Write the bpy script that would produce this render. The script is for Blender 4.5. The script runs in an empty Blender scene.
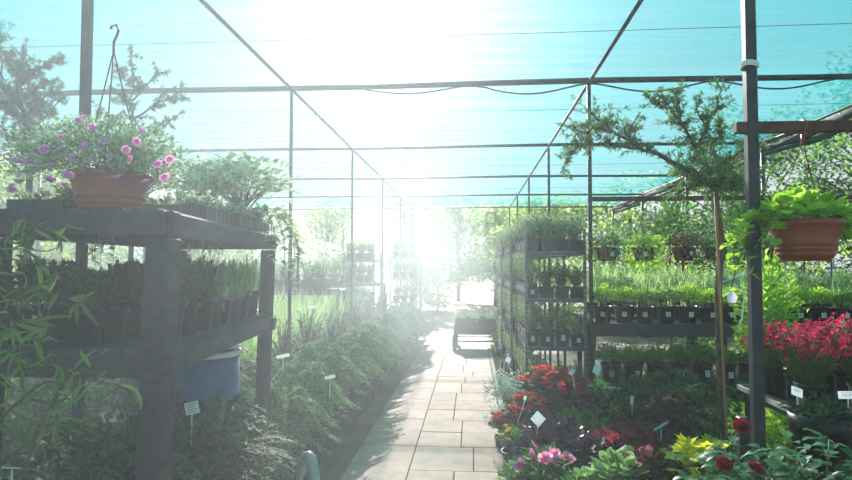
import bpy, math, random
import numpy as np
from mathutils import Vector, Matrix, Euler

random.seed(11)
rng = np.random.default_rng(11)
PI = math.pi
C = bpy.context.scene.collection
scene = bpy.context.scene

# ------------------------------------------------------------------ camera
F = 620.0
cam_d = bpy.data.cameras.new('camera')
cam = bpy.data.objects.new('camera', cam_d)
C.objects.link(cam)
cam_d.sensor_width = 36.0
cam_d.lens = F / 852 * 36.0
cam_d.clip_start = 0.05
cam_d.clip_end = 300
CAM = Vector((0, 0, 1.5))
cam.location = CAM
cam.rotation_euler = (PI / 2 + math.atan(27 / F), 0, math.atan(46 / F))
cam_d.dof.use_dof = True
cam_d.dof.focus_distance = 4.2
cam_d.dof.aperture_fstop = 6.5
scene.camera = cam
RC = cam.rotation_euler.to_matrix()


def P(px, py, Y):
    """world point at depth Y (metres down the path) for a measured direction of the photograph"""
    d = RC @ Vector((px - 426, 240 - py, -F))
    return CAM + d * (Y / d.y)


# ------------------------------------------------------------------ materials
def lin(c):
    if isinstance(c, str):
        c = c.lstrip('#')
        c = [int(c[i:i + 2], 16) / 255 for i in (0, 2, 4)]
    return tuple(((v / 12.92) if v <= 0.04045 else ((v + 0.055) / 1.055) ** 2.4) for v in c) + (1.0,)


def new_mat(name):
    m = bpy.data.materials.new(name)
    m.use_nodes = True
    nt = m.node_tree
    nt.nodes.clear()
    out = nt.nodes.new('ShaderNodeOutputMaterial')
    return m, nt, out


def link(nt, a, b):
    nt.links.new(a, b)


def solid(name, c1, c2=None, rough=0.6, metal=0.0, scale=8.0, bump=0.0, spec=0.4, stretch=None):
    """plain surface with a soft noise between two colours"""
    m, nt, out = new_mat(name)
    b = nt.nodes.new('ShaderNodeBsdfPrincipled')
    b.inputs['Roughness'].default_value = rough
    b.inputs['Metallic'].default_value = metal
    b.inputs['Specular IOR Level'].default_value = spec
    tc = nt.nodes.new('ShaderNodeTexCoord')
    mp = nt.nodes.new('ShaderNodeMapping')
    if stretch:
        mp.inputs['Scale'].default_value = stretch
    link(nt, tc.outputs['Object'], mp.inputs['Vector'])
    n = nt.nodes.new('ShaderNodeTexNoise')
    n.inputs['Scale'].default_value = scale
    n.inputs['Detail'].default_value = 5
    link(nt, mp.outputs[0], n.inputs['Vector'])
    r = nt.nodes.new('ShaderNodeValToRGB')
    r.color_ramp.elements[0].color = lin(c1)
    r.color_ramp.elements[1].color = lin(c2 or c1)
    r.color_ramp.elements[0].position = 0.35
    r.color_ramp.elements[1].position = 0.68
    link(nt, n.outputs[0], r.inputs[0])
    link(nt, r.outputs[0], b.inputs['Base Color'])
    if bump:
        bp = nt.nodes.new('ShaderNodeBump')
        bp.inputs['Strength'].default_value = bump
        bp.inputs['Distance'].default_value = 0.01
        link(nt, n.outputs[0], bp.inputs['Height'])
        link(nt, bp.outputs[0], b.inputs['Normal'])
    link(nt, b.outputs[0], out.inputs[0])
    return m


def leafy(name, c1, c2, trans=0.45, rough=0.6, spec=0.13, tcol=None):
    """leaf or petal: every separate leaf takes its own tone between two colours, and lets light through"""
    m, nt, out = new_mat(name)
    g = nt.nodes.new('ShaderNodeNewGeometry')
    r = nt.nodes.new('ShaderNodeMix')
    r.data_type = 'RGBA'
    r.inputs[6].default_value = lin(c1)
    r.inputs[7].default_value = lin(c2)
    link(nt, g.outputs['Random Per Island'], r.inputs[0])
    b = nt.nodes.new('ShaderNodeBsdfPrincipled')
    b.inputs['Roughness'].default_value = rough
    b.inputs['Specular IOR Level'].default_value = spec
    link(nt, r.outputs[2], b.inputs['Base Color'])
    t = nt.nodes.new('ShaderNodeBsdfTranslucent')
    hs = nt.nodes.new('ShaderNodeHueSaturation')
    hs.inputs['Saturation'].default_value = 1.0
    hs.inputs['Value'].default_value = 1.25
    link(nt, r.outputs[2], hs.inputs['Color'])
    link(nt, hs.outputs[0], t.inputs['Color'])
    mx = nt.nodes.new('ShaderNodeMixShader')
    mx.inputs[0].default_value = trans
    link(nt, b.outputs[0], mx.inputs[1])
    link(nt, t.outputs[0], mx.inputs[2])
    link(nt, mx.outputs[0], out.inputs[0])
    return m


M = {}
M['steel'] = solid('dark painted steel', '#23282d', '#343a40', 0.5, 0.3, 14)
M['steel_grey'] = solid('grey galvanised steel', '#6a7075', '#8c9296', 0.4, 0.7, 20)
M['rust'] = solid('rusty brown steel', '#4a2620', '#6b3a2c', 0.7, 0.1, 18, 0.3)
M['timber'] = solid('dark weathered timber', '#33282d', '#4a3c43', 0.8, 0, 5, 0.5, stretch=(6, 1.2, 6))
M['wire'] = solid('roof wire', '#3b4549', '#50595c', 0.5, 0.4)
M['black'] = solid('black plastic', '#121417', '#1d2023', 0.42, 0, 10)
M['black2'] = solid('charcoal plastic', '#1b1e21', '#2a2d30', 0.5, 0, 10)
M['terra'] = solid('terracotta plastic', '#8a3d26', '#a24c30', 0.5, 0, 9)
M['terra_d'] = solid('brown terracotta plastic', '#6b3122', '#82402c', 0.5, 0, 9)
M['soil'] = solid('potting soil', '#1d1510', '#3a2b20', 0.95, 0, 60, 0.6)
M['white'] = solid('white plastic', '#e6e8ea', '#f3f4f4', 0.4)
M['labelw'] = leafy('white label plastic', '#e8ecee', '#ffffff', 0.35, 0.4)
M['ink'] = solid('grey printed ink', '#7a8488', '#7a8488', 0.6)
M['bamboo'] = solid('bamboo cane', '#a9763f', '#c39357', 0.5, 0, 20, stretch=(3, 3, 12))
M['bark'] = solid('brown bark', '#4e3c30', '#7a6350', 0.9, 0, 30, 0.8, stretch=(3, 3, .7))
M['barkd'] = solid('dark bark', '#2f2722', '#4d4038', 0.9, 0, 20, 0.6)
M['blue'] = solid('blue plastic', '#1f4f7c', '#2b6496', 0.4)
M['can'] = solid('grey green plastic', '#7f9296', '#97a9ab', 0.35)
M['red_p'] = solid('red plastic', '#8e2a22', '#a83a2e', 0.4)
M['rubber'] = solid('black rubber', '#141414', '#202020', 0.7)
M['string'] = solid('white string', '#dfe2e2', '#ffffff', 0.8)
M['kerb'] = solid('pale kerb stone', '#8e877c', '#b0a899', 0.9, 0, 14, 0.4)
M['stemg'] = solid('green stem', '#3f5a26', '#5a7a38', 0.6)
M['stemr'] = solid('brown stem', '#4d3a28', '#6a5038', 0.7)
M['net_dark'] = solid('rolled dark netting', '#1d3437', '#33504f', 0.9, 0, 12, 0.6, stretch=(4, .8, 4))

L = {}
L['rosemary'] = leafy('rosemary leaf', '#2b4733', '#4d6a4c', .3)
L['pale'] = leafy('pale herb leaf', '#6e8f4e', '#a5bf74', .4)
L['olive'] = leafy('fine silver green leaf', '#7f9a6a', '#b9cba0', .45)
L['mid'] = leafy('mid green leaf', '#3d6a2c', '#6a9a40', .45)
L['lime'] = leafy('lime leaf', '#7fae2e', '#b9d84e', .55)
L['yellow'] = leafy('yellow coleus leaf', '#b3b71c', '#e8e23c', .5)
L['dark'] = leafy('dark green leaf', '#1c3a22', '#335c33', .3)
L['rose'] = leafy('blue green rose leaf', '#2f5c3e', '#568a5c', .35, .38)
L['heu'] = leafy('purple black leaf', '#2a1a26', '#4d3348', .25, .35)
L['burg'] = leafy('burgundy leaf', '#6e1a28', '#ac3846', .45)
L['bronze'] = leafy('bronze leaf', '#4a3022', '#7a4a30', .35, .4)
L['silver'] = leafy('silver leaf', '#8ba593', '#c2d2c2', .35)
L['conifer'] = leafy('conifer needles', '#2f5230', '#5f8350', .35)
L['conifer2'] = leafy('bright conifer tips', '#5c8648', '#93b069', .4)
L['larch'] = leafy('larch needles', '#466b3c', '#85a862', .5)
L['fern'] = leafy('feathery green', '#235629', '#427c3e', .45)
L['grassy'] = leafy('pale grass blade', '#8fb06a', '#c4d79a', .55)
L['willow'] = leafy('willow leaf', '#35592c', '#7a9a4a', .45, .35)
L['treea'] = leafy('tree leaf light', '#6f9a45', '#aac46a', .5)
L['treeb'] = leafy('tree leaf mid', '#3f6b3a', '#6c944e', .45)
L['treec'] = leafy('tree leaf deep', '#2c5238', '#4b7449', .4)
L['treew'] = leafy('white blossom tree', '#c9d2b4', '#f1f0e2', .45)
L['variegated'] = leafy('cream edged leaf', '#7f9a5c', '#e2e6c0', .45)
L['pink'] = leafy('pink petal', '#e284c4', '#fac8ea', .5)
L['pinkd'] = leafy('rose pink petal', '#e0588a', '#ffa6c4', .5)
L['magenta'] = leafy('magenta red petal', '#ac1844', '#e03c6c', .5)
L['red'] = leafy('red petal', '#d81c1c', '#f84c3c', .5)
L['rosered'] = leafy('dark red petal', '#7c0a14', '#b51622', .35)
L['whitep'] = leafy('white petal', '#dfe4e0', '#ffffff', .5)
L['yel'] = leafy('yellow petal', '#e8a81c', '#f5d23c', .4)
L['grass'] = leafy('turf blade', '#3c5a28', '#6c8c40', .4)

# ------------------------------------------------------------------ leaf templates (length along +Y, 1 unit)
def T(v, f):
    return np.array(v, float), np.array(f, int)


T_SMALL = T([(0, 0, 0), (-.5, .45, .12), (.5, .45, .12), (0, 1, -.05)], [(0, 2, 3), (0, 3, 1)])
T_OVAL = T([(0, 0, 0), (-.42, .3, .1), (0, .33, 0), (.42, .3, .1), (-.36, .66, .05), (0, .7, -.05), (.36, .66, .05), (0, 1, -.2)],
           [(0, 2, 1), (0, 3, 2), (1, 2, 5), (1, 5, 4), (2, 3, 6), (2, 6, 5), (4, 5, 7), (5, 6, 7)])
T_ROUND = T([(0, 0, 0), (-.5, .2, .08), (-.55, .6, .1), (-.3, .92, .02), (.3, .92, .02), (.55, .6, .1), (.5, .2, .08), (0, .5, -.06), (0, 1, -.04)],
            [(0, 7, 1), (1, 7, 2), (2, 7, 3), (3, 7, 8), (8, 7, 4), (4, 7, 5), (5, 7, 6), (6, 7, 0)])
T_BLADE = T([(-.5, 0, 0), (.5, 0, 0), (-.6, .35, .03), (.6, .35, .03), (-.42, .7, -.05), (.42, .7, -.05), (0, 1, -.2)],
            [(0, 1, 3), (0, 3, 2), (2, 3, 5), (2, 5, 4), (4, 5, 6)])
T_NEEDLE = T([(-.5, 0, 0), (.5, 0, 0), (0, 1, 0)], [(0, 1, 2)])
# leaf with a tooth on each side, like a maple or heuchera leaf
T_LOBED = T([(0, 0, 0), (-.55, .1, .1), (-.35, .35, .02), (-.62, .6, .1), (-.25, .7, 0), (0, 1, -.1), (.25, .7, 0), (.62, .6, .1), (.35, .35, .02), (.55, .1, .1), (0, .4, -.06)],
            [(0, 10, 1), (1, 10, 2), (2, 10, 3), (3, 10, 4), (4, 10, 5), (5, 10, 6), (6, 10, 7), (7, 10, 8), (8, 10, 9), (9, 10, 0)])


def unit(v):
    v = np.asarray(v, float)
    n = np.linalg.norm(v, axis=-1, keepdims=True)
    return v / np.maximum(n, 1e-9)


class MB:
    """collects geometry and links it as one mesh object"""
    def __init__(s):
        s.V, s.F, s.n = [], [], 0

    def add(s, V, Fc, mat=0):
        V = np.asarray(V, float).reshape(-1, 3)
        Fc = np.asarray(Fc, int)
        s.V.append(V)
        s.F.append((Fc + s.n, mat))
        s.n += len(V)
        return s

    def box(s, c, size, rz=0.0, rx=0.0, ry=0.0, mat=0, bev=0.0):
        x, y, z = [v / 2 for v in size]
        if bev <= 0:
            V = np.array([(a * x, b * y, c_ * z) for a in (-1, 1) for b in (-1, 1) for c_ in (-1, 1)])
            Fc = [(0, 1, 3, 2), (4, 6, 7, 5), (0, 4, 5, 1), (2, 3, 7, 6), (0, 2, 6, 4), (1, 5, 7, 3)]
            fs = [np.array(Fc)]
        else:
            bm_ = min(bev, x * .9, y * .9, z * .9)
            import bmesh
            bm = bmesh.new()
            bmesh.ops.create_cube(bm, size=1)
            for v in bm.verts:
                v.co = Vector((v.co.x * 2 * x, v.co.y * 2 * y, v.co.z * 2 * z))
            bmesh.ops.bevel(bm, geom=bm.edges[:], offset=bm_, segments=1, affect='EDGES')
            bm.verts.index_update()
            V = np.array([v.co[:] for v in bm.verts])
            by = {}
            for f in bm.faces:
                by.setdefault(len(f.verts), []).append([v.index for v in f.verts])
            fs = [np.array(q) for q in by.values()]
            bm.free()
        R = np.array(Euler((rx, ry, rz)).to_matrix())
        V = V @ R.T + np.array(c, float)
        n0 = s.n
        s.V.append(V)
        for q in fs:
            s.F.append((q + n0, mat))
        s.n += len(V)
        return s

    def tube(s, pts, r, k=6, mat=0, cap=True):
        pts = np.asarray([tuple(p) for p in pts], float)
        n = len(pts)
        r = np.full(n, r) if np.isscalar(r) else np.asarray(r, float)
        d = np.gradient(pts, axis=0) if n > 2 else np.repeat((pts[1:] - pts[:1]), n, axis=0)
        d = unit(d)
        ref = np.array([0, 0, 1.0])
        if abs(d[0] @ ref) > .9:
            ref = np.array([1.0, 0, 0])
        u = unit(np.cross(d, ref) + 1e-9)
        w = np.cross(d, u)
        a = np.linspace(0, 2 * PI, k, endpoint=False)
        V = pts[:, None] + r[:, None, None] * (np.cos(a)[None, :, None] * u[:, None] + np.sin(a)[None, :, None] * w[:, None])
        V = V.reshape(-1, 3)
        i = np.arange(n - 1)[:, None] * k
        j = np.arange(k)[None]
        j2 = (j + 1) % k
        Q = np.stack([i + j, i + j2, i + k + j2, i + k + j], -1).reshape(-1, 4)
        s.add(V, Q, mat)
        if cap:
            s.F.append((np.array([list(range(k))[::-1]]) + s.n - len(V), mat))
            s.F.append((np.array([list(range(k))]) + s.n - k, mat))
        return s

    def lathe(s, prof, k=20, c=(0, 0, 0), mat=0, close=False):
        prof = np.asarray(prof, float)
        a = np.linspace(0, 2 * PI, k, endpoint=False)
        V = np.stack([prof[:, 0][:, None] * np.cos(a), prof[:, 0][:, None] * np.sin(a), np.repeat(prof[:, 1][:, None], k, 1)], -1).reshape(-1, 3)
        n = len(prof)
        i = np.arange(n - 1)[:, None] * k
        j = np.arange(k)[None]
        j2 = (j + 1) % k
        Q = np.stack([i + j, i + j2, i + k + j2, i + k + j], -1).reshape(-1, 4)
        s.add(V + np.array(c, float), Q, mat)
        return s

    def leaves(s, tpl, pos, ydir, ln, wd, roll=None, mat=0, updir=None):
        V0, F0 = tpl
        pos = np.asarray(pos, float).reshape(-1, 3)
        N = len(pos)
        if N == 0:
            return s
        y = unit(np.broadcast_to(np.asarray(ydir, float), (N, 3)))
        ln = np.broadcast_to(np.asarray(ln, float), (N,))
        wd = np.broadcast_to(np.asarray(wd, float), (N,))
        up = np.broadcast_to(np.array([0, 0, 1.0]) if updir is None else np.asarray(updir, float), (N, 3))
        up = up + rng.normal(0, .12, (N, 3))
        x = unit(np.cross(y, up))
        z = np.cross(x, y)
        if roll is not None:
            cr, sr = np.cos(roll)[:, None], np.sin(roll)[:, None]
            x, z = x * cr + z * sr, z * cr - x * sr
        V = pos[:, None] + V0[None, :, 0, None] * wd[:, None, None] * x[:, None] + V0[None, :, 1, None] * ln[:, None, None] * y[:, None] + V0[None, :, 2, None] * ln[:, None, None] * z[:, None]
        Fc = (np.arange(N) * len(V0))[:, None, None] + F0[None]
        s.add(V.reshape(-1, 3), Fc.reshape(-1, F0.shape[1]), mat)
        return s

    def build(s, name, mats, parent=None, smooth=True, loc=None):
        V = np.concatenate(s.V)
        me = bpy.data.meshes.new(name)
        me.vertices.add(len(V))
        me.vertices.foreach_set('co', V.ravel().astype(np.float32))
        loops = np.concatenate([f.ravel() for f, _ in s.F])
        tot = np.concatenate([np.full(len(f), f.shape[1]) for f, _ in s.F])
        mi = np.concatenate([np.full(len(f), m) for f, m in s.F])
        start = np.concatenate([[0], np.cumsum(tot)[:-1]])
        me.loops.add(len(loops))
        me.loops.foreach_set('vertex_index', loops.astype(np.int32))
        me.polygons.add(len(tot))
        me.polygons.foreach_set('loop_start', start.astype(np.int32))
        me.polygons.foreach_set('loop_total', tot.astype(np.int32))
        me.polygons.foreach_set('material_index', mi.astype(np.int32))
        me.polygons.foreach_set('use_smooth', np.full(len(tot), bool(smooth)))
        if not isinstance(mats, (list, tuple)):
            mats = [mats]
        for m in mats:
            me.materials.append(m)
        me.update(calc_edges=True)
        me.validate()
        o = bpy.data.objects.new(name, me)
        C.objects.link(o)
        if parent is not None:
            o.parent = parent
        if loc is not None:
            o.location = loc
        return o


def tag(o, label=None, cat=None, group=None, kind=None):
    if label:
        o['label'] = label
    if cat:
        o['category'] = cat
    if group:
        o['group'] = group
    if kind:
        o['kind'] = kind
    return o


def empty(name, loc=(0, 0, 0), rz=0.0):
    o = bpy.data.objects.new(name, None)
    o.empty_display_size = .1
    C.objects.link(o)
    o.location = loc
    o.rotation_euler = (0, 0, rz)
    return o


def kids(o):
    return [c for c in bpy.data.objects if c.parent == o]


def copy_tree(o, ch, parent=None):
    c = o.copy()
    C.objects.link(c)
    if parent is not None:
        c.parent = parent
    for x, sub in ch:
        copy_tree(x, sub, c)
    return c


def tree_of(o):
    return [(c, tree_of(c)) for c in kids(o)]


class Kind:
    """one built prototype; place() moves the prototype the first time and copies it (with its parts) after that"""
    def __init__(s, root, cat, group=None):
        s.root, s.cat, s.group, s.used, s.ch = root, cat, group, False, tree_of(root)

    def place(s, loc, label, rz=None, sc=1.0, group=None, tilt=0):
        o = s.root if not s.used else copy_tree(s.root, s.ch)
        s.used = True
        o.location = loc
        o.rotation_euler = (tilt, 0, random.uniform(0, 2 * PI) if rz is None else rz)
        o.scale = (sc, sc, sc) if np.isscalar(sc) else sc
        o['label'] = label
        o['category'] = s.cat
        g = group or s.group
        if g:
            o['group'] = g
        elif 'group' in o:
            del o['group']
        return o


ORD = ['first', 'second', 'third', 'fourth', 'fifth', 'sixth', 'seventh', 'eighth', 'ninth', 'tenth', 'eleventh', 'twelfth',
       'thirteenth', 'fourteenth', 'fifteenth', 'sixteenth', 'seventeenth', 'eighteenth', 'nineteenth', 'twentieth']


def rnd(a, b, n=None):
    return rng.uniform(a, b, n)


def sphere_dirs(n, zmin=-1.0):
    z = rnd(zmin, 1, n)
    a = rnd(0, 2 * PI, n)
    r = np.sqrt(1 - z * z)
    return np.stack([r * np.cos(a), r * np.sin(a), z], -1)


def curve_pts(p0, p1, bend, n=6):
    p0, p1, bend = (np.asarray(tuple(q), float) for q in (p0, p1, bend))
    t = np.linspace(0, 1, n)[:, None]
    return (1 - t) ** 2 * p0 + 2 * t * (1 - t) * bend + t ** 2 * p1


# ------------------------------------------------------------------ pots
def pot_round(parent, r=.09, h=.15, mat=None, taper=.78, soil=True, rim=.006):
    mat = mat or M['black']
    m = MB()
    m.lathe([(0.001, 0), (r * taper, 0), (r * .95, h * .86), (r * .95 + rim, h * .86), (r + rim, h), (r - .004, h), (r * .93, h * .86), (r * .9, h * .8), (.001, h * .8)], 18)
    o = m.build('pot', mat, parent)
    if soil:
        m = MB()
        m.lathe([(.001, h * .9), (r * .5, h * .905), (r * .925, h * .885)], 14)
        m.build('soil', M['soil'], parent)
    return o


def pot_square(parent, w=.13, h=.12, mat=None):
    mat = mat or M['black']
    m = MB()
    a, b = w / 2, w / 2 * .8
    def ring(q, z):
        return [(-q, -q, z), (q, -q, z), (q, q, z), (-q, q, z)]
    V = ring(b, 0) + ring(a * .95, h * .85) + ring(a, h * .85) + ring(a, h) + ring(a - .006, h) + ring(a * .9, h * .85)
    Fc = []
    for k in range(5):
        for i in range(4):
            j = (i + 1) % 4
            Fc.append((k * 4 + i, k * 4 + j, k * 4 + 4 + j, k * 4 + 4 + i))
    Fc += [(3, 2, 1, 0), (20, 21, 22, 23)]
    m.add(V, Fc)
    o = m.build('pot', mat, parent, smooth=False)
    m = MB()
    m.box((0, 0, h * .86), (w * .88, w * .88, .006))
    m.build('soil', M['soil'], parent, smooth=False)
    return o


def sticker(parent, r, z, w=.045, h=.05):
    m = MB()
    m.box((0, -r - .003, z), (w, .003, h))
    m.box((0, -r - .0055, z + .008), (w * .7, .002, h * .12), mat=1)
    m.box((0, -r - .0055, z - .008), (w * .5, .002, h * .1), mat=1)
    o = m.build('white_label', [M['labelw'], M['ink']], parent, smooth=False)
    return o


# ------------------------------------------------------------------ foliage builders (local coordinates, base at z0)
def herb_foliage(z0, rad, h, n_st, per, ln, wd, lean=.25, tpl=T_NEEDLE):
    st, lf = MB(), MB()
    for _ in range(n_st):
        a = rnd(0, 2 * PI)
        q = rad * math.sqrt(rnd(0, 1)) * .8
        hh = h * rnd(.6, 1)
        p0 = np.array([q * math.cos(a) * .6, q * math.sin(a) * .6, z0])
        p1 = np.array([q * math.cos(a) + rnd(-1, 1) * lean * hh, q * math.sin(a) + rnd(-1, 1) * lean * hh, z0 + hh])
        pts = curve_pts(p0, p1, (p0 + p1) / 2 + np.array([0, 0, h * .1]), 5)
        st.tube(pts, [.0025, .002, .0018, .0014, .0008], 3, cap=False)
        t = rnd(.12, 1, per)
        pos = p0 + (p1 - p0) * t[:, None]
        d = sphere_dirs(per, -.1) + unit(p1 - p0) * .9
        lf.leaves(tpl, pos, d, rnd(.7, 1.2, per) * ln, wd)
    return st, lf


def mound_foliage(z0, rx, h, n, ln, wd, tpl=T_OVAL, fill=.55, stems=16, droop=0.0, flat=.5):
    st, lf = MB(), MB()
    d = sphere_dirs(n, -.25)
    k = rnd(fill, 1, n)
    bump = 1 + .18 * np.sin(d[:, 0] * 7 + d[:, 2] * 4) * np.cos(d[:, 1] * 6)
    pos = d * np.stack([rx * k * bump, rx * k * bump, h * .55 * k * bump], -1) + np.array([0, 0, z0 + h * .42])
    dirn = d * np.array([1, 1, flat]) + rng.normal(0, .35, (n, 3)) + np.array([0, 0, .25 - droop])
    lf.leaves(tpl, pos, dirn, rnd(.65, 1.2, n) * ln, rnd(.8, 1.15, n) * wd, updir=(0, 0, 1))
    for i in range(stems):
        e = pos[rng.integers(0, n)]
        s0 = np.array([rnd(-.02, .02), rnd(-.02, .02), z0])
        st.tube(curve_pts(s0, e, (s0 + e) / 2 + np.array([0, 0, h * .12]), 5), [.004, .0035, .003, .002, .001], 4, cap=False)
    return st, lf


def grass_foliage(z0, rad, h, n, wd=.006, spread=.35):
    lf = MB()
    a = rnd(0, 2 * PI, n)
    q = rad * np.sqrt(rnd(0, 1, n)) * .75
    pos = np.stack([q * np.cos(a), q * np.sin(a), np.full(n, z0)], -1)
    d = np.stack([np.cos(a) * rnd(0, spread, n), np.sin(a) * rnd(0, spread, n), np.ones(n)], -1) + rng.normal(0, .07, (n, 3))
    lf.leaves(T_BLADE, pos, d, rnd(.5, 1, n) * h, wd, roll=rnd(0, PI, n))
    return lf


def frond_foliage(z0, rx, h, n_fr, per, ln, wd, arch=.5, start=.1, tpl=T_NEEDLE):
    """arching fronds set with side needles, as on ferns and low conifers"""
    st, lf = MB(), MB()
    for i in range(n_fr):
        a = rnd(0, 2 * PI)
        rr = rx * math.sqrt(rnd(.08, 1))
        hh = h * (1 - .55 * (rr / rx) ** 2) * rnd(.75, 1.05)
        p0 = np.array([rnd(-.02, .02), rnd(-.02, .02), z0 + h * rnd(0, .35)])
        p1 = np.array([rr * math.cos(a), rr * math.sin(a), z0 + hh * (1 - arch * .35)])
        b = np.array([rr * .35 * math.cos(a), rr * .35 * math.sin(a), z0 + hh * (1 + arch * .2)])
        pts = curve_pts(p0, p1, b, 8)
        st.tube(pts, np.linspace(.005, .0012, 8), 3, cap=False)
        t = rnd(start, 1, per)
        pos = ((1 - t) ** 2)[:, None] * p0 + (2 * t * (1 - t))[:, None] * b + (t ** 2)[:, None] * p1
        tan = unit(2 * (1 - t)[:, None] * (b - p0) + 2 * t[:, None] * (p1 - b))
        side = unit(np.cross(tan, [0, 0, 1]) + 1e-6)
        sg = np.where(rnd(0, 1, per) < .5, -1, 1)[:, None]
        d = tan * .75 + side * sg + rng.normal(0, .28, (per, 3))
        lf.leaves(tpl, pos, d, rnd(.6, 1.15, per) * ln * (1.15 - .7 * t), wd)
    return st, lf


def blooms(centers, r, petals=7, tpl=T_ROUND, axis=None, wd=.8):
    """flower heads: rings of petals around each centre"""
    fl = MB()
    centers = np.asarray(centers, float)
    for c in centers:
        ax = unit(rng.normal(0, .45, 3) + np.array([0, -.5, .8])) if axis is None else unit(np.asarray(axis, float) + rng.normal(0, .25, 3))
        ref = unit(np.cross(ax, [0.3, .9, .1]))
        w = np.cross(ax, ref)
        rr = r * rnd(.8, 1.2)
        for ring, (cnt, el, sc) in enumerate(((petals, .25, 1.0), (max(3, petals - 2), .8, .72), (3, 1.8, .45))):
            a = np.linspace(0, 2 * PI, cnt, endpoint=False) + rnd(0, 1)
            d = np.cos(a)[:, None] * ref + np.sin(a)[:, None] * w + ax * el
            fl.leaves(tpl, np.repeat(c[None], cnt, 0), d, rr * sc, rr * sc * wd, updir=ax)
    return fl


def florets(centers, ln, tpl=T_SMALL, per=6):
    fl = MB()
    centers = np.asarray(centers, float)
    pos = np.repeat(centers, per, 0)
    fl.leaves(tpl, pos, sphere_dirs(len(pos), -.3), rnd(.7, 1.2, len(pos)) * ln, ln * .7)
    return fl


def potted(name, pot, fol, stem_mat, leaf_mat, z0, flowers=None, flower_mat=None):
    root = empty(name)
    pot(root)
    st, lf = fol if isinstance(fol, tuple) else (None, fol)
    if st is not None and st.n:
        st.build('stems', stem_mat, root)
    lf.build('foliage', leaf_mat, root)
    if flowers is not None:
        flowers.build('flowers', flower_mat, root)
    return root


#@@SETTING
# ------------------------------------------------------------------ setting: ground, path, kerb, roof net
def ground():
    m, nt, out = new_mat('damp soil and weeds')
    b = nt.nodes.new('ShaderNodeBsdfPrincipled')
    b.inputs['Roughness'].default_value = .9
    tc = nt.nodes.new('ShaderNodeTexCoord')
    n = nt.nodes.new('ShaderNodeTexNoise'); n.inputs['Scale'].default_value = 2.5; n.inputs['Detail'].default_value = 8
    n2 = nt.nodes.new('ShaderNodeTexNoise'); n2.inputs['Scale'].default_value = 40; n2.inputs['Detail'].default_value = 4
    link(nt, tc.outputs['Object'], n.inputs['Vector']); link(nt, tc.outputs['Object'], n2.inputs['Vector'])
    r = nt.nodes.new('ShaderNodeValToRGB')
    r.color_ramp.elements[0].color = lin('#3a3026'); r.color_ramp.elements[0].position = .4
    r.color_ramp.elements[1].color = lin('#4d5a34'); r.color_ramp.elements[1].position = .62
    link(nt, n.outputs[0], r.inputs[0])
    link(nt, r.outputs[0], b.inputs['Base Color'])
    bp = nt.nodes.new('ShaderNodeBump'); bp.inputs['Strength'].default_value = .8; bp.inputs['Distance'].default_value = .02
    link(nt, n2.outputs[0], bp.inputs['Height']); link(nt, bp.outputs[0], b.inputs['Normal'])
    link(nt, b.outputs[0], out.inputs[0])
    g = MB()
    nx, ny = 40, 50
    xs, ys = np.linspace(-30, 30, nx), np.linspace(-4, 62, ny)
    X, Y = np.meshgrid(xs, ys)
    Z = np.where(np.abs(X + .3) < 2.2, 0, .02 * np.sin(X * 1.3) * np.cos(Y * .9)) - .012
    V = np.stack([X, Y, Z], -1).reshape(-1, 3)
    i, j = np.meshgrid(np.arange(nx - 1), np.arange(ny - 1))
    a = (j * nx + i).ravel()
    g.add(V, np.stack([a, a + 1, a + nx + 1, a + nx], -1))
    tag(g.build('floor', m), kind='structure')


ground()

PX0, PX1 = P(342, 480, 4.4).x, P(512, 480, 4.4).x


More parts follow.
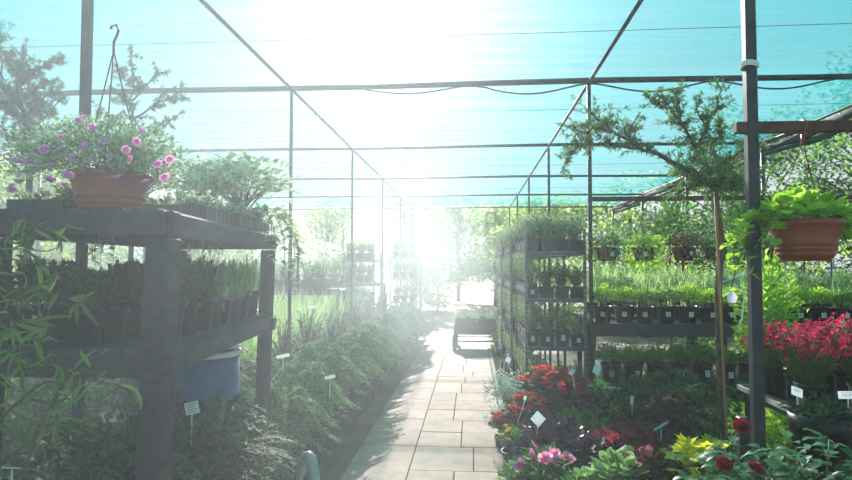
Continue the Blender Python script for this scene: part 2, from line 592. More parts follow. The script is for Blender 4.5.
def path():
    m, nt, out = new_mat('worn paving slabs')
    b = nt.nodes.new('ShaderNodeBsdfPrincipled'); b.inputs['Roughness'].default_value = .75
    b.inputs['Specular IOR Level'].default_value = .3
    g = nt.nodes.new('ShaderNodeNewGeometry')
    r = nt.nodes.new('ShaderNodeValToRGB')
    r.color_ramp.elements[0].color = lin('#a58774')
    r.color_ramp.elements[1].color = lin('#bfa48c')
    e = r.color_ramp.elements.new(.5); e.color = lin('#b0927c')
    link(nt, g.outputs['Random Per Island'], r.inputs[0])
    tc = nt.nodes.new('ShaderNodeTexCoord')
    n = nt.nodes.new('ShaderNodeTexNoise'); n.inputs['Scale'].default_value = 5; n.inputs['Detail'].default_value = 9; n.inputs['Roughness'].default_value = .65
    link(nt, tc.outputs['Object'], n.inputs['Vector'])
    r2 = nt.nodes.new('ShaderNodeValToRGB')
    r2.color_ramp.elements[0].position = .35; r2.color_ramp.elements[0].color = (.55, .54, .55, 1)
    r2.color_ramp.elements[1].position = .6; r2.color_ramp.elements[1].color = (1, 1, 1, 1)
    link(nt, n.outputs[0], r2.inputs[0])
    mx = nt.nodes.new('ShaderNodeMix'); mx.data_type = 'RGBA'; mx.blend_type = 'MULTIPLY'; mx.inputs[0].default_value = .7
    link(nt, r.outputs[0], mx.inputs[6]); link(nt, r2.outputs[0], mx.inputs[7])
    link(nt, mx.outputs[2], b.inputs['Base Color'])
    bp = nt.nodes.new('ShaderNodeBump'); bp.inputs['Strength'].default_value = .25; bp.inputs['Distance'].default_value = .01
    link(nt, n.outputs[0], bp.inputs['Height']); link(nt, bp.outputs[0], b.inputs['Normal'])
    link(nt, b.outputs[0], out.inputs[0])
    q = MB()
    W = PX1 - PX0
    mid = PX0 + W * .385

    def slab(x0, x1, y0, y1):
        g_ = .003
        hz = .03 + rnd(-.002, .002)
        q.box(((x0 + x1) / 2, (y0 + y1) / 2, hz / 2 - .012), (x1 - x0 - 2 * g_, y1 - y0 - 2 * g_, hz + .02), rz=rnd(-.002, .002), bev=.003 if y0 < 10 else 0)
    y = .6
    while y < 44:
        d = random.choice((.45, .62, .9))
        slab(PX0, mid, y, y + d)
        y += d
    y = .35
    while y < 44:
        d = random.choice((.42, .45, .6))
        if d == .6 and random.random() < .5:
            c = mid + (PX1 - mid) * random.choice((.45, .6))
            slab(mid, c, y, y + .6); slab(c, PX1, y, y + .3); slab(c, PX1, y + .3, y + .6)
        else:
            c = mid + (PX1 - mid) * random.choice((.38, .5, .64))
            slab(mid, c, y, y + d); slab(c, PX1, y, y + d)
        y += d
    tag(q.build('path', m, smooth=False), kind='structure')
    q = MB()
    y = .6
    while y < 40:
        q.box((PX1 + .035, y + .5, .012), (.05, .99, .055), bev=.006 if y < 10 else 0)
        y += 1.0
    tag(q.build('trim_path', M['kerb'], smooth=False), 'narrow pale kerb stones along the flower side of the path', kind='structure')


path()

RZ = 3.2        # roof height
FY = [2.65, 5.7, 8.7, 11.7, 14.7, 17.7]
EL, ER = -6.5, 4.0


NET_TINT = (.86, .93, .93, 1)
NET_TRANS = (.03, .36, .40, 1)
NET_DIFF = (.03, .30, .34, 1)


def net():
    m, nt, out = new_mat('teal shade netting')
    tc = nt.nodes.new('ShaderNodeTexCoord')
    mp = nt.nodes.new('ShaderNodeMapping'); mp.inputs['Scale'].default_value = (.15, 2.2, 1)
    link(nt, tc.outputs['Object'], mp.inputs['Vector'])
    n = nt.nodes.new('ShaderNodeTexNoise'); n.inputs['Scale'].default_value = 2.2; n.inputs['Detail'].default_value = 6
    link(nt, mp.outputs[0], n.inputs['Vector'])
    mr = nt.nodes.new('ShaderNodeMapRange')
    mr.inputs[1].default_value = .35; mr.inputs[2].default_value = .65
    mr.inputs[3].default_value = .46; mr.inputs[4].default_value = .60
    link(nt, n.outputs[0], mr.inputs[0])
    tr = nt.nodes.new('ShaderNodeBsdfTransparent'); tr.inputs[0].default_value = NET_TINT
    tl = nt.nodes.new('ShaderNodeBsdfTranslucent'); tl.inputs[0].default_value = NET_TRANS
    df = nt.nodes.new('ShaderNodeBsdfDiffuse'); df.inputs[0].default_value = NET_DIFF
    a = nt.nodes.new('ShaderNodeMixShader'); a.inputs[0].default_value = .7
    link(nt, df.outputs[0], a.inputs[1]); link(nt, tl.outputs[0], a.inputs[2])
    b = nt.nodes.new('ShaderNodeMixShader')
    link(nt, mr.outputs[0], b.inputs[0]); link(nt, tr.outputs[0], b.inputs[1]); link(nt, a.outputs[0], b.inputs[2])
    link(nt, b.outputs[0], out.inputs[0])
    g = MB()
    xs = np.linspace(EL, ER, 64)
    ys = np.linspace(-1.5, 17.75, 110)
    X, Y = np.meshgrid(xs, ys)
    sag = np.abs(np.sin((Y - 2.7) / 3.0 * PI)) * .05 + .015 * np.sin(X * 2.1 + Y) - .02
    Z = RZ + .04 - sag
    nx, ny = len(xs), len(ys)
    i, j = np.meshgrid(np.arange(nx - 1), np.arange(ny - 1))
    a_ = (j * nx + i).ravel()
    g.add(np.stack([X, Y, Z], -1).reshape(-1, 3), np.stack([a_, a_ + 1, a_ + nx + 1, a_ + nx], -1))
    tag(g.build('ceiling', m), kind='structure')



net()


def post(x, y, z1, w, label, mat='steel', round_=False, group=None):
    root = empty('steel_post', (x, y, 0))
    tag(root, label, 'post', group)
    m = MB()
    if round_:
        m.tube([(0, 0, 0), (0, 0, z1)], w / 2, 10)
    else:
        m.box((0, 0, z1 / 2), (w, w, z1), bev=.004)
    m.build('shaft', M[mat], root, smooth=round_)
    m = MB()
    m.box((0, 0, .006), (w * 2.6, w * 2.6, .012))
    m.build('base_plate', M[mat], root, smooth=False)
    return root


pr = post(P(755, 300, 2.62).x, 2.62, RZ - .03, .044, 'thick dark steel post in front of the small pine, holding the basket beam')
m = MB()
for k in range(3):
    m.tube([(.032 * math.cos(a), .032 * math.sin(a) * 1.1, 2.325 + .008 * k + .004 * math.sin(2 * a)) for a in np.linspace(0, 2 * PI, 15)], .004, 5, cap=False)
m.build('tie_band', M['string'], pr)
pl_ = post(P(83, 200, 2.75).x, 2.75, RZ - .03, .04, 'dark steel post standing beside the timber rack behind the flower bowl')
for z in (1.415, 1.375):
    m = MB(); m.box((0, -.023, z), (.05, .006, .014))
    m.build('clamp', M['white'], pl_, smooth=False)
names_r = ['slim post beside the tall plant trolley', 'second slim post beyond the tall trolley', 'third slim post down the path beyond the trolleys',
           'fourth slim post far down the path near the trees', 'last slim post at the far end of the net on the cart side']
names_l = ['slim post rising just past the timber rack', 'second slim post beyond the rack side of the path', 'third slim post down the path on the mist side',
           'fourth slim post on the mist side, almost lost in haze', 'last slim post at the far end of the net on the mist side']
for i, y in enumerate(FY[1:]):
    post(1.07, y, RZ - .03, .036, 'grey ' + names_r[i], 'steel', True)
    post(-1.70, y, RZ - .03, .034, 'pale ' + names_l[i], 'steel', True)
    post(EL + .1, y, RZ - .03, .05, 'dark outer post under the net edge, %s one along the far row of bushes' % ORD[i], 'steel', True)
    post(ER - .05, y, RZ - .03, .05, 'dark outer post under the rolled net edge, %s one along the trees' % ORD[i], 'steel', True)

for i, y in enumerate(FY):
    m = MB()
    w = .055 if i < 2 else .045
    xs = np.linspace(EL, ER, 12)
    m.tube([(x, y, RZ + .006 * math.sin(x * 1.4) - .008 * abs(x - 1) / 4) for x in xs], w / 2, 8)
    o = m.build('roof_beam', M['steel'])
    tag(o, ['dark roof beam directly above the flower basket post', 'nearest dark roof beam crossing the whole picture', 'second dark roof beam crossing above the path',
            'third roof beam crossing above the path', 'fourth roof beam crossing, faint in the haze', 'last roof beam at the far edge of the net'][i], 'beam')
for x, lb in ((1.07, 'long roof rail running over the tall trolley side of the path'), (-1.70, 'long roof rail running over the mist side of the path'),
              (EL + .1, 'long outer roof rail over the row of bushes'), (ER - .05, 'long outer roof rail beside the rolled net')):
    m = MB()
    m.tube([(x, -1.4, RZ - .012), (x, 9, RZ - .02), (x, 17.7, RZ - .012)], .015, 8)
    tag(m.build('roof_rail', M['steel']), lb, 'rail')
for i, y in enumerate((4.4, 6.6, 10.2, 13.2)):
    m = MB()
    m.tube([(x, y, RZ - .02 - .015 * math.sin((x - EL) / 10.5 * PI)) for x in np.linspace(EL, ER, 10)], .0022, 4)
    tag(m.build('roof_wire', M['wire']), 'thin wire under the teal net, %s one from the near end' % ORD[i], 'wire', 'wires under the net')
# cable hanging in loops under the nearest beam
m = MB()
pts = []
for i, x in enumerate(np.linspace(-1.0, 3.9, 70)):
    ph = (x - 1.07) / 1.1
    pts.append((x, 5.66, RZ - .035 - .085 * abs(math.sin(ph * PI)) ** 1.5 * (1 if x > .2 else .7)))
m.tube(pts, .008, 5)
tag(m.build('cable', M['black']), 'thin dark cable looping below the nearest roof beam', 'cable')
# rolled net edge
m = MB()
ys = np.linspace(1.5, 17.7, 60)
for s_, r0, dz in ((0, .045, .0), (1.3, .035, -.09), (2.4, .03, .05)):
    m.tube([(ER + .05 * math.sin(y * 1.7 + s_), y, RZ - .06 + dz - .05 * abs(math.sin(y / 3 * PI + s_ * .2))) for y in ys], r0 + .01 * np.sin(ys * 5 + s_), 7)
tag(m.build('rolled_net', M['net_dark']), 'dark rolled up netting sagging along the roof edge by the trees', 'net roll')

# beams carrying hanging baskets
m = MB()
m.box((P(750, 300, 2.62).x + 1.03, 2.62, 2.072), (2.15, .04, .045), bev=.004)
ob = m.build('basket_beam', M['rust'], smooth=False)
tag(ob, 'rusty brown beam fixed to the thick post above the big orange basket', 'beam')
m = MB()
m.box((2.5, 5.7, 2.115), (2.86, .04, .04), bev=.004)
tag(m.build('basket_beam', M['rust'], smooth=False), 'brown beam over the row of small hanging baskets', 'beam')
#@@RACK
# ------------------------------------------------------------------ timber rack on the near left
RA = P(160, 300, 2.05).xy; RB = P(266, 300, 3.62).xy; RCc = P(-12, 300, 2.03).xy; RD = P(178, 300, 3.58).xy
ro = (RA + RB + RCc + RD) / 4
rack = empty('timber_rack', (ro.x, ro.y, 0))
tag(rack, 'dark weathered timber plant rack with two decks beside the path', 'rack')
for q, w in ((RA, .088), (RB, .07), (RCc, .09), (RD, .065)):
    m = MB(); m.box((q.x - ro.x - .012, q.y - ro.y, .80), (w, w, 1.60), ry=.028, bev=.006)
    m.build('leg', M['timber'], rack, smooth=False)
for z, hgt, nm in ((1.648, .085, 'top_rail'), (1.165, .075, 'shelf_rail')):
    for a, b in ((RCc, RA), (RD, RB), (RA, RB), (RCc, RD)):
        a2, b2 = a - ro, b - ro
        c = (a2 + b2) / 2
        d = b2 - a2
        m = MB(); m.box((c.x, c.y, z), (d.length + .11, .06, hgt), rz=math.atan2(d.y, d.x), bev=.005)
        m.build(nm, M['timber'], rack, smooth=False)
for z, nm in ((1.69, 'top_board'), (1.213, 'shelf_board')):
    for k in range(5):
        t = (k + .5) / 5
        a2 = RCc.lerp(RA, t) - ro; b2 = RD.lerp(RB, t) - ro
        c = (a2 + b2) / 2; d = b2 - a2
        m = MB(); m.box((c.x, c.y, z), (d.length + .04, (RA - RCc).length / 5.4, .022), rz=math.atan2(d.y, d.x), bev=.003)
        m.build(nm, M['timber'], rack, smooth=False)
TOPZ, MIDZ = 1.702, 1.2245

# flower bowl with hanger on the rack
bowl_c = P(110, 214, 2.34)
root = empty('flower_basket', (bowl_c.x, bowl_c.y, TOPZ))
tag(root, 'terracotta hanging bowl of pink flowers standing on top of the timber rack', 'flower basket')


def bowl(root, r, h, mat, rings=3, k=28):
    m = MB()
    pr = [(.001, 0), (r * .62, 0), (r * .68, h * .06)]
    for i in range(rings):
        z = .12 + i * .13
        rr = r * (.68 + .32 * z ** .75)
        pr += [(rr, h * z), (rr + r * .03, h * (z + .03)), (rr + r * .03, h * (z + .07)), (rr + r * .015, h * (z + .1))]
    pr += [(r * .94, h * .78), (r * 1.0, h * .86), (r * 1.03, h * .88), (r * 1.03, h), (r * .97, h), (r * .93, h * .85)]
    m.lathe(pr, k)
    m.build('bowl', mat, root)
    m = MB(); m.lathe([(.001, h * .9), (r * .6, h * .9), (r * .94, h * .86)], 18)
    m.build('soil', M['soil'], root)


def hanger(root, r, h, top, mat, n=3, hook=True, rw=.0022, a0=.3):
    m = MB()
    for i in range(n):
        a = a0 + i * 2 * PI / n
        m.tube(curve_pts((r * math.cos(a), r * math.sin(a), h * .95), (0, 0, top), (r * .45 * math.cos(a), r * .45 * math.sin(a), (h + top) / 2), 6), rw, 5)
    if hook:
        m.tube([(0, 0, top - .01), (0, 0, top + .035), (.012, 0, top + .06), (.02, 0, top + .085), (.008, 0, top + .105), (-.01, 0, top + .1), (-.014, 0, top + .088)], .005, 6)
    m.build('hanger', mat, root)


bowl(root, .15, .165, M['terra'])
hanger(root, .14, .165, .66, M['terra_d'], 3, True, .0028, a0=.9)
n = 6500
d = sphere_dirs(n, -.55)
k = rnd(.35, 1, n)
pos = d * np.stack([.34 * k, .23 * k, .165 * k], -1) + np.array([-.05, 0, .225])
pos[:, 0] += np.where(pos[:, 0] < 0, pos[:, 0] * .25, pos[:, 0] * .05)
inner = (np.hypot(pos[:, 0], pos[:, 1]) < .165) & (pos[:, 2] < .15)
pos = pos[~inner]
lf = MB(); lf.leaves(T_SMALL, pos, unit(pos - np.array([0, 0, .1])) + rng.normal(0, .6, pos.shape), rnd(.012, .026, len(pos)), .012)
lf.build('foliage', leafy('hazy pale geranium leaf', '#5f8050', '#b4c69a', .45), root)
st = MB()
for q in pos[rng.choice(len(pos), 46)]:
    st.tube(curve_pts((rnd(-.06, .06), rnd(-.06, .06), .12), q, (q[0] * .5, q[1] * .5, q[2] + .06), 5), .0016, 3)
st.build('stems', M['stemg'], root)
fc = []
for px, py in ((88, 162), (68, 176), (64, 187), (118, 178), (112, 178), (146, 182), (104, 142), (72, 158), (60, 150), (24, 172), (18, 162), (34, 156), (12, 190), (10, 160), (141, 131), (165, 178), (78, 121), (84, 118), (131, 160), (62, 138), (150, 150), (30, 163), (44, 150), (52, 166), (98, 150), (126, 150), (136, 142), (92, 128), (50, 180), (38, 170), (158, 165), (110, 160), (84, 146), (170, 160), (20, 182)):
    fc.append(P(px, py, 2.34 - rnd(.2, .26)) - root.location)
for q in fc:
    blooms([q], .02, 7).build('flower', L['pink'], root)

# trays of small pots along the rack top
tray_foliage = None


def module_tray(root, w, l, h):
    m = MB()
    t = .006
    m.box((0, 0, t / 2), (w, l, t))
    for s_ in (-1, 1):
        m.box((s_ * (w / 2 - t / 2), 0, h / 2), (t, l, h)); m.box((0, s_ * (l / 2 - t / 2), h / 2), (w, t, h))
    for k in range(int(l / .06)):
        y = -l / 2 + .03 + k * .06
        for s_ in (-1, 1):
            m.box((s_ * (w / 2 + .002), y, h / 2), (.006, .022, h * .9))
    for k in range(int(w / .06)):
        x = -w / 2 + .03 + k * .06
        for s_ in (-1, 1):
            m.box((x, s_ * (l / 2 + .002), h / 2), (.022, .006, h * .9))
    m.box((0, 0, h * .8), (w - .02, l - .02, .005))
    m.build('tray', M['black2'], root, smooth=False)
    m = MB(); m.box((0, 0, h * .86), (w - .03, l - .03, .006)); m.build('soil', M['soil'], root, smooth=False)


def tray_plant(w, l, n, leaf, hgt=.16):
    root = empty('planted_tray')
    module_tray(root, w, l, .06)
    st, lf = MB(), MB()
    for i in range(n):
        p0 = np.array([rnd(-.45, .45) * w, rnd(-.45, .45) * l, .05])
        p1 = p0 + np.array([rnd(-.08, .08), rnd(-.08, .08), hgt * rnd(.4, 1.1)])
        st.tube([p0, (p0 + p1) / 2 + rng.normal(0, .008, 3), p1], [.002, .0016, .001], 3)
        q = 14
        t = rnd(.25, 1, q)[:, None]
        lf.leaves(T_OVAL, p0 + (p1 - p0) * t, sphere_dirs(q, -.1), rnd(.018, .034, q), rnd(.012, .02, q))
    st.build('stems', M['stemg'], root)
    lf.build('foliage', leaf, root)
    return root


hz_leaf = leafy('pale seedling leaf', '#86a06a', '#d0d9b4', .45)
def on_rack(t, s_, z):
    """t along the rack (0 near, 1 far), s_ across it (0 wall side, 1 path side)"""
    a = RCc.lerp(RA, s_); b = RD.lerp(RB, s_); q = a.lerp(b, t)
    return Vector((q.x, q.y, z))


kt = Kind(tray_plant(.27, .38, 46, hz_leaf, .075), 'tray', None)
kt.place(on_rack(.42, .74, TOPZ), 'black tray of pale seedlings on the rack top just past the flower bowl', rz=.09)
kt.place(on_rack(.70, .78, TOPZ), 'black tray of pale seedlings on the rack top, middle one behind the bowl', rz=.09)
kt.place(on_rack(.95, .72, TOPZ), 'black tray of pale seedlings on the far end of the rack top', rz=.09)
kt.place(on_rack(.62, .18, TOPZ), 'black tray of pale seedlings on the outer edge of the rack top', rz=.09)
kt.place(on_rack(.28, .02, TOPZ), 'black tray of pale seedlings behind the left side of the flower bowl', rz=.09)

# airy flowering plants on the rack top, hanging over its far end


def airy(name, h, rad, leaf, flo, fm, nl=700, pot=(.09, .1), trail=0):
    root = empty(name)
    pot_round(root, pot[0], pot[1], M['black2'])
    st, lf = mound_foliage(pot[1], rad, h, nl, .035, .026, T_OVAL, .35, 26)
    if trail:
        for i in range(trail):
            a = rnd(-.9, .9) - .2
            e = np.array([math.cos(a) * rad * 1.1, math.sin(a) * rad * 1.1, -rnd(.05, .32)])
            b = np.array([math.cos(a) * rad * 1.3, math.sin(a) * rad * 1.3, h * .6])
            pts = curve_pts((0, 0, pot[1]), e, b, 9)
            st.tube(pts, .002, 3)
            t = rnd(.3, 1, 26)[:, None]
            pos = (1 - t) ** 2 * np.array([0, 0, pot[1]]) + 2 * t * (1 - t) * b + t ** 2 * e
            lf.leaves(T_OVAL, pos, sphere_dirs(26, -.6), .032, .024)
    st.build('stems', M['stemg'], root)
    lf.build('foliage', leaf, root)
    if flo:
        cs = sphere_dirs(flo, -.1) * np.array([rad, rad, h * .5]) * rnd(.85, 1.08, flo)[:, None] + np.array([0, 0, pot[1] + h * .42])
        tag(florets(cs, .018, T_ROUND, 5).build('flowers', fm, root), kind='stuff')
    return root


ka = Kind(airy('flowering_bush', .30, .20, L['variegated'], 46, L['whitep'], 950, trail=9), 'plant')
ka.place(P(262, 226, 3.55).xy.to_3d() + Vector((-.12, -.02, TOPZ)), 'pale white flowered plant trailing over the far corner of the timber rack', rz=0, sc=(1.5, 1.4, 1.15))
ka.place(on_rack(.82, .45, TOPZ), 'pale white flowered plant on the rack top behind the seedling trays', rz=2.2)
ka.place(on_rack(.46, .3, TOPZ), 'pale white flowered plant on the rack top beside the flower bowl', rz=4.0, sc=.85)

# pots on the middle deck
def stiff_herb(leaf, h, r=.07, ph=.13, ns=34, per=110, ln=.024, wd=.0065):
    root = empty('potted_herb')
    pot_round(root, r, ph, M['black'])
    st, lf = herb_foliage(ph * .88, r * 1.2, h, ns, per, ln, wd, .22, T_SMALL)
    st.build('stems', M['stemg'], root)
    lf.build('foliage', leaf, root)
    return root


kr = Kind(stiff_herb(L['rosemary'], .165), 'herb', 'rosemary pots on the middle deck of the rack')
row = 0
for s_, nm in ((.86, 'path side row'), (.5, 'middle row'), (.14, 'outer row')):
    for i in range(9):
        t = .05 + i * .112
        if s_ == .86 and i in (0, 8):
            continue
        kk = kr
        if s_ > .2 and i > 3:
            continue
        p = on_rack(t, s_, MIDZ)
        if abs(p.x - P(83, 200, 2.75).x) < .11 and abs(p.y - 2.75) < .12:
            continue
        kk.place(p, 'dark rosemary pot on the middle rack deck, %s from near end, %s' % (ORD[i], nm), sc=rnd(.88, 1.12))
kg = empty('potted_herb'); pot_round(kg, .07, .13, M['black'])
st, lf = herb_foliage(.115, .08, .19, 22, 40, .028, .006, .22)
st.build('stems', M['stemg'], kg); lf.build('foliage', L['pale'], kg)
grass_foliage(.115, .09, .2, 60, .005, .4).build('blades', L['pale'], kg)
kg = Kind(kg, 'herb', 'pale herbs on the middle deck of the rack')
for s_, nm in ((.84, 'path side row'), (.5, 'middle row')):
    for i in range(5):
        kg.place(on_rack(.5 + i * .105, s_, MIDZ), 'pale spiky herb pot on the rack deck, %s past the rosemary, %s' % (ORD[i], nm), sc=rnd(.9, 1.1))


def plant_label(loc, sz, label, stick=.12, rz=0.0, tilt=.0, w=None, lean=0.0, lines=0, roll=0.0):
    """white plastic plant label: a plate on a stick pushed into a pot; loc = centre of the plate"""
    root = empty('plant_label', (loc[0], loc[1], loc[2] - stick), rz)
    tag(root, label, 'plant label')
    w = w or sz
    m = MB(); m.tube([(lean, 0, 0), (lean * .3, 0, stick * .6), (0, 0, stick - sz * .3)], .0028, 5)
    m.build('stick', M['white'], root)
    m = MB()
    m.box((0, 0, stick), (w, .0025, sz), rx=tilt, ry=roll)
    for k in range(lines):
        R = Euler((tilt, roll, 0)).to_matrix()
        c = R @ Vector((0, -.002, sz * (.28 - k * .2))) + Vector((0, 0, stick))
        m.box(c, (w * (.72 - .12 * (k % 2)), .0008, sz * .06), rx=tilt, ry=roll, mat=1)
    m.build('plate', [M['labelw'], M['ink']], root, smooth=False)
    return root


plant_label(P(224, 291, 2.95), .045, 'small white label in the pale herbs on the middle rack deck', .10, 0, -.1, .042, lines=3)
plant_label(P(192, 408, 2.6), .052, 'white printed label on a stick in the dark plants below the rack', .16, .15, -.1, .058, lines=4, roll=-.22)

# blue barrel below the rack
root = empty('blue_barrel', tuple(P(203, 345, 3.38).xy) + (0,))
tag(root, 'round blue plastic barrel with a pale rim under the timber rack', 'barrel')
m = MB(); m.lathe([(.001, 0), (.16, 0), (.185, .06), (.19, .3), (.197, .32), (.19, .34), (.195, .7), (.203, .72), (.195, .74), (.2, 1.02), (.19, 1.02), (.18, .3), (.001, .05)], 32)
m.build('drum', M['blue'], root)
m = MB(); m.lathe([(.192, 1.01), (.206, 1.01), (.208, 1.035), (.198, 1.04), (.19, 1.03), (.192, 1.01)], 32)
m.build('rim', M['white'], root)

# plants below and before the rack
def bushy(leaf, rx, h, n, ln, wd, tpl=T_OVAL, name='potted_shrub', pr=.11, ph=.17, stems=20, fill=.35, stem='stemr'):
    root = empty(name)
    pot_round(root, pr, ph, M['black'])
    st, lf = mound_foliage(ph, rx, h, n, ln, wd, tpl, fill, stems)
    st.build('stems', M[stem], root)
    lf.build('foliage', leaf, root)
    return root


def frondy(leaf, rx, h, nf, per, ln, wd, name, pr=.12, ph=.2, tpl=T_NEEDLE, arch=.5, stem='stemr', extra=None):
    root = empty(name)
    pot_round(root, pr, ph, M['black'])
    st, lf = frond_foliage(ph * .9, rx, h, nf, per, ln, wd, arch, tpl=tpl)
    st.build('stems', M[stem], root)
    lf.build('foliage', leaf, root)
    return root


kdark = Kind(bushy(L['dark'], .26, .5, 1500, .045, .022), 'shrub')
kjun = Kind(frondy(L['dark'], .32, .55, 95, 110, .04, .009, 'potted_juniper'), 'juniper')
kgr = Kind(frondy(leafy('dull olive fronds', '#3c5836', '#7b8f55', .35), .31, .50, 90, 110, .045, .010, 'potted_juniper'), 'juniper')
kdark.place((-1.42, 2.35, 0), 'dark leafy potted shrub under the near end of the timber rack', sc=1.35)
kdark.place((-1.62, 2.95, 0), 'dark leafy potted shrub under the outer side of the rack beside the steel post', sc=1.2)
kjun.place((-1.27, 2.72, 0), 'dark feathery juniper behind the near leg of the rack', sc=1.3)
kgr.place((-1.3, 2.3, 0), 'olive feathery juniper under the rack close to its near leg', sc=1.4)
kgr.place((-1.27, 3.02, 0), 'olive feathery juniper in front of the blue barrel', sc=1.45)
kjun.place((-1.42, 2.9, 0), 'dark feathery juniper between the label and the blue barrel', sc=1.36)
kgr.place((-1.27, 3.42, 0), 'olive feathery juniper beside the far leg of the rack', sc=1.1)
kdark.place((-2.1, 2.6, 0), 'dark leafy potted shrub outside the rack behind the willow', sc=1.3)
kdark.place((-2.3, 3.3, 0), 'dark leafy potted shrub behind the rack under the little pine', sc=1.4)
for i, (x, y) in enumerate(((-2.3, 4.2), (-1.85, 4.5), (-2.8, 3.8))):
    kgr.place((x, y, 0), 'olive juniper beyond the timber rack, %s one from the barrel outward' % ORD[i], sc=1.5)
kye = Kind(bushy(L['lime'], .24, .45, 900, .04, .025), 'shrub')
kye.place((-2.15, 5.3, 0), 'sunlit yellow green shrub seen under the rack behind the willow leaves', sc=1.6)
kye.place((-2.9, 5.4, 0), 'sunlit yellow green shrub further out behind the rack', sc=1.6)

# willow with twisted leaves at the near left
root = empty('twisted_willow', (-1.42, 1.52, 0))
tag(root, 'corkscrew willow with long curled green leaves in front of the timber rack', 'willow')
pot_round(root, .16, .26, M['black'])
st, lf = MB(), MB()
RL = Vector(root.location)


def curly(p0, p1, nleaf, bendz=.1, ln=.11, wd=.018, r=.004):
    p0 = np.array(p0); p1 = np.array(p1)
    n = 22
    t = np.linspace(0, 1, n)[:, None]
    b = (p0 + p1) / 2 + np.array([rnd(-.05, .05), rnd(-.05, .05), bendz])
    pts = (1 - t) ** 2 * p0 + 2 * t * (1 - t) * b + t ** 2 * p1
    ph = rnd(0, 6)
    w = .012 * np.sin(t * PI)
    pts = pts + np.concatenate([w * np.sin(t * 19 + ph), w * np.cos(t * 17 + ph), w * np.sin(t * 23 + ph)], 1)
    st.tube(pts, np.linspace(r, .0012, n), 4, cap=False)
    for k in range(nleaf):
        i = int(rnd(.12, .99) * (n - 2))
        q = pts[i]
        d = unit(pts[min(i + 1, n - 1)] - pts[max(i - 1, 0)])
        sd = unit(rng.normal(0, 1, 3)) * .7 + d * .5 + np.array([0, 0, -.15])
        dd = unit(sd)
        L_ = ln * rnd(.6, 1.15); W_ = wd * rnd(.7, 1.2)
        # a long leaf that curls: strip of folded quads
        m_ = 9
        u = np.linspace(0, 1, m_)
        curl = rnd(-2.6, 2.6)
        ax = unit(np.cross(dd, rng.normal(0, 1, 3)))
        nn = np.cross(ax, dd)
        ang = curl * u ** 1.4
        step = L_ / (m_ - 1)
        dirs = np.cos(ang)[:, None] * dd + np.sin(ang)[:, None] * nn
        dirs[:, 2] -= .25 * u
        cen = q + np.cumsum(dirs * step, 0) - dirs[0] * step
        tw = rnd(-1.5, 1.5) * u
        side = np.cos(tw)[:, None] * ax + np.sin(tw)[:, None] * np.cross(dirs, ax)
        ww = W_ * .5 * np.sin(PI * np.clip(u * .93 + .05, 0, 1)) ** .8
        fold = np.cross(side, dirs) * (ww * .35)[:, None]
        V = np.concatenate([cen - side * ww[:, None] + fold, cen, cen + side * ww[:, None] + fold])
        a = np.arange(m_ - 1)
        lf.add(V, np.concatenate([np.stack([a, a + 1, a + 1 + m_, a + m_], -1), np.stack([a + m_, a + 1 + m_, a + 1 + 2 * m_, a + 2 * m_], -1)]))


def loc(px, py, Y):
    return np.array(P(px, py, Y) - RL)


st.tube([(0, 0, .2), (-.05, 0, .6), (-.12, .02, 1.0), (-.2, .03, 1.35)], [.016, .014, .011, .008], 7)
st.tube([(.02, 0, .2), (.03, -.03, .5), (0, -.04, .9), (-.04, -.05, 1.15)], [.012, .011, .008, .005], 7)
for (a, b, nl, bz) in (((-20, 300, 1.6), (98, 308, 1.45), 13, .05), ((-30, 290, 1.6), (78, 222, 1.5), 12, .09), ((-30, 375, 1.5), (58, 395, 1.35), 9, .1),
                       ((0, 420, 1.5), (136, 392, 1.5), 10, .12), ((-20, 360, 1.6), (60, 270, 1.5), 12, .03), ((10, 460, 1.5), (132, 430, 1.5), 10, .1),
                       ((-30, 320, 1.5), (55, 330, 1.35), 9, .0), ((-30, 260, 1.6), (28, 235, 1.5), 8, .03), ((20, 480, 1.45), (110, 350, 1.5), 12, .1),
                       ((-40, 300, 1.5), (60, 248, 1.6), 10, .06), ((-30, 400, 1.4), (48, 330, 1.35), 10, .05)):
    curly(loc(*a), loc(*b), nl + 8, bz, .08, .0105)
for i in range(46):
    z = rnd(.3, 1.25)
    a = rnd(0, 2 * PI)
    p0 = np.array([-.1 * z, 0, z])
    e = p0 + np.array([math.cos(a) * rnd(.25, .45), math.sin(a) * rnd(.1, .28), rnd(-.1, .2)])
    curly(p0, e, 20, .08, .09, .012, .003)
st.build('stems', M['stemr'], root); lf.build('foliage', L['willow'], root)
root = empty('strap_leaf_plant', (-1.28, 1.78, 0))
tag(root, 'clump of long dark strap leaves at the bottom left in front of the rack', 'plant')
pot_round(root, .13, .2, M['black'])
lf = MB()
n = 70
a = rnd(0, 2 * PI, n)
q = np.stack([.03 * np.cos(a), .03 * np.sin(a), np.full(n, .18) + rnd(0, .3, n)], -1)
lf.leaves(T_BLADE, q, np.stack([np.cos(a) * .55, np.sin(a) * .4, np.full(n, 1.0)], -1) + rng.normal(0, .12, (n, 3)), rnd(.3, .55, n), rnd(.014, .024, n))
lf.build('foliage', L['dark'], root)
plant_label(P(12, 468, 1.75), .02, 'white label lying among the dark leaves at the bottom left corner', .05, 0, 1.2, .05)

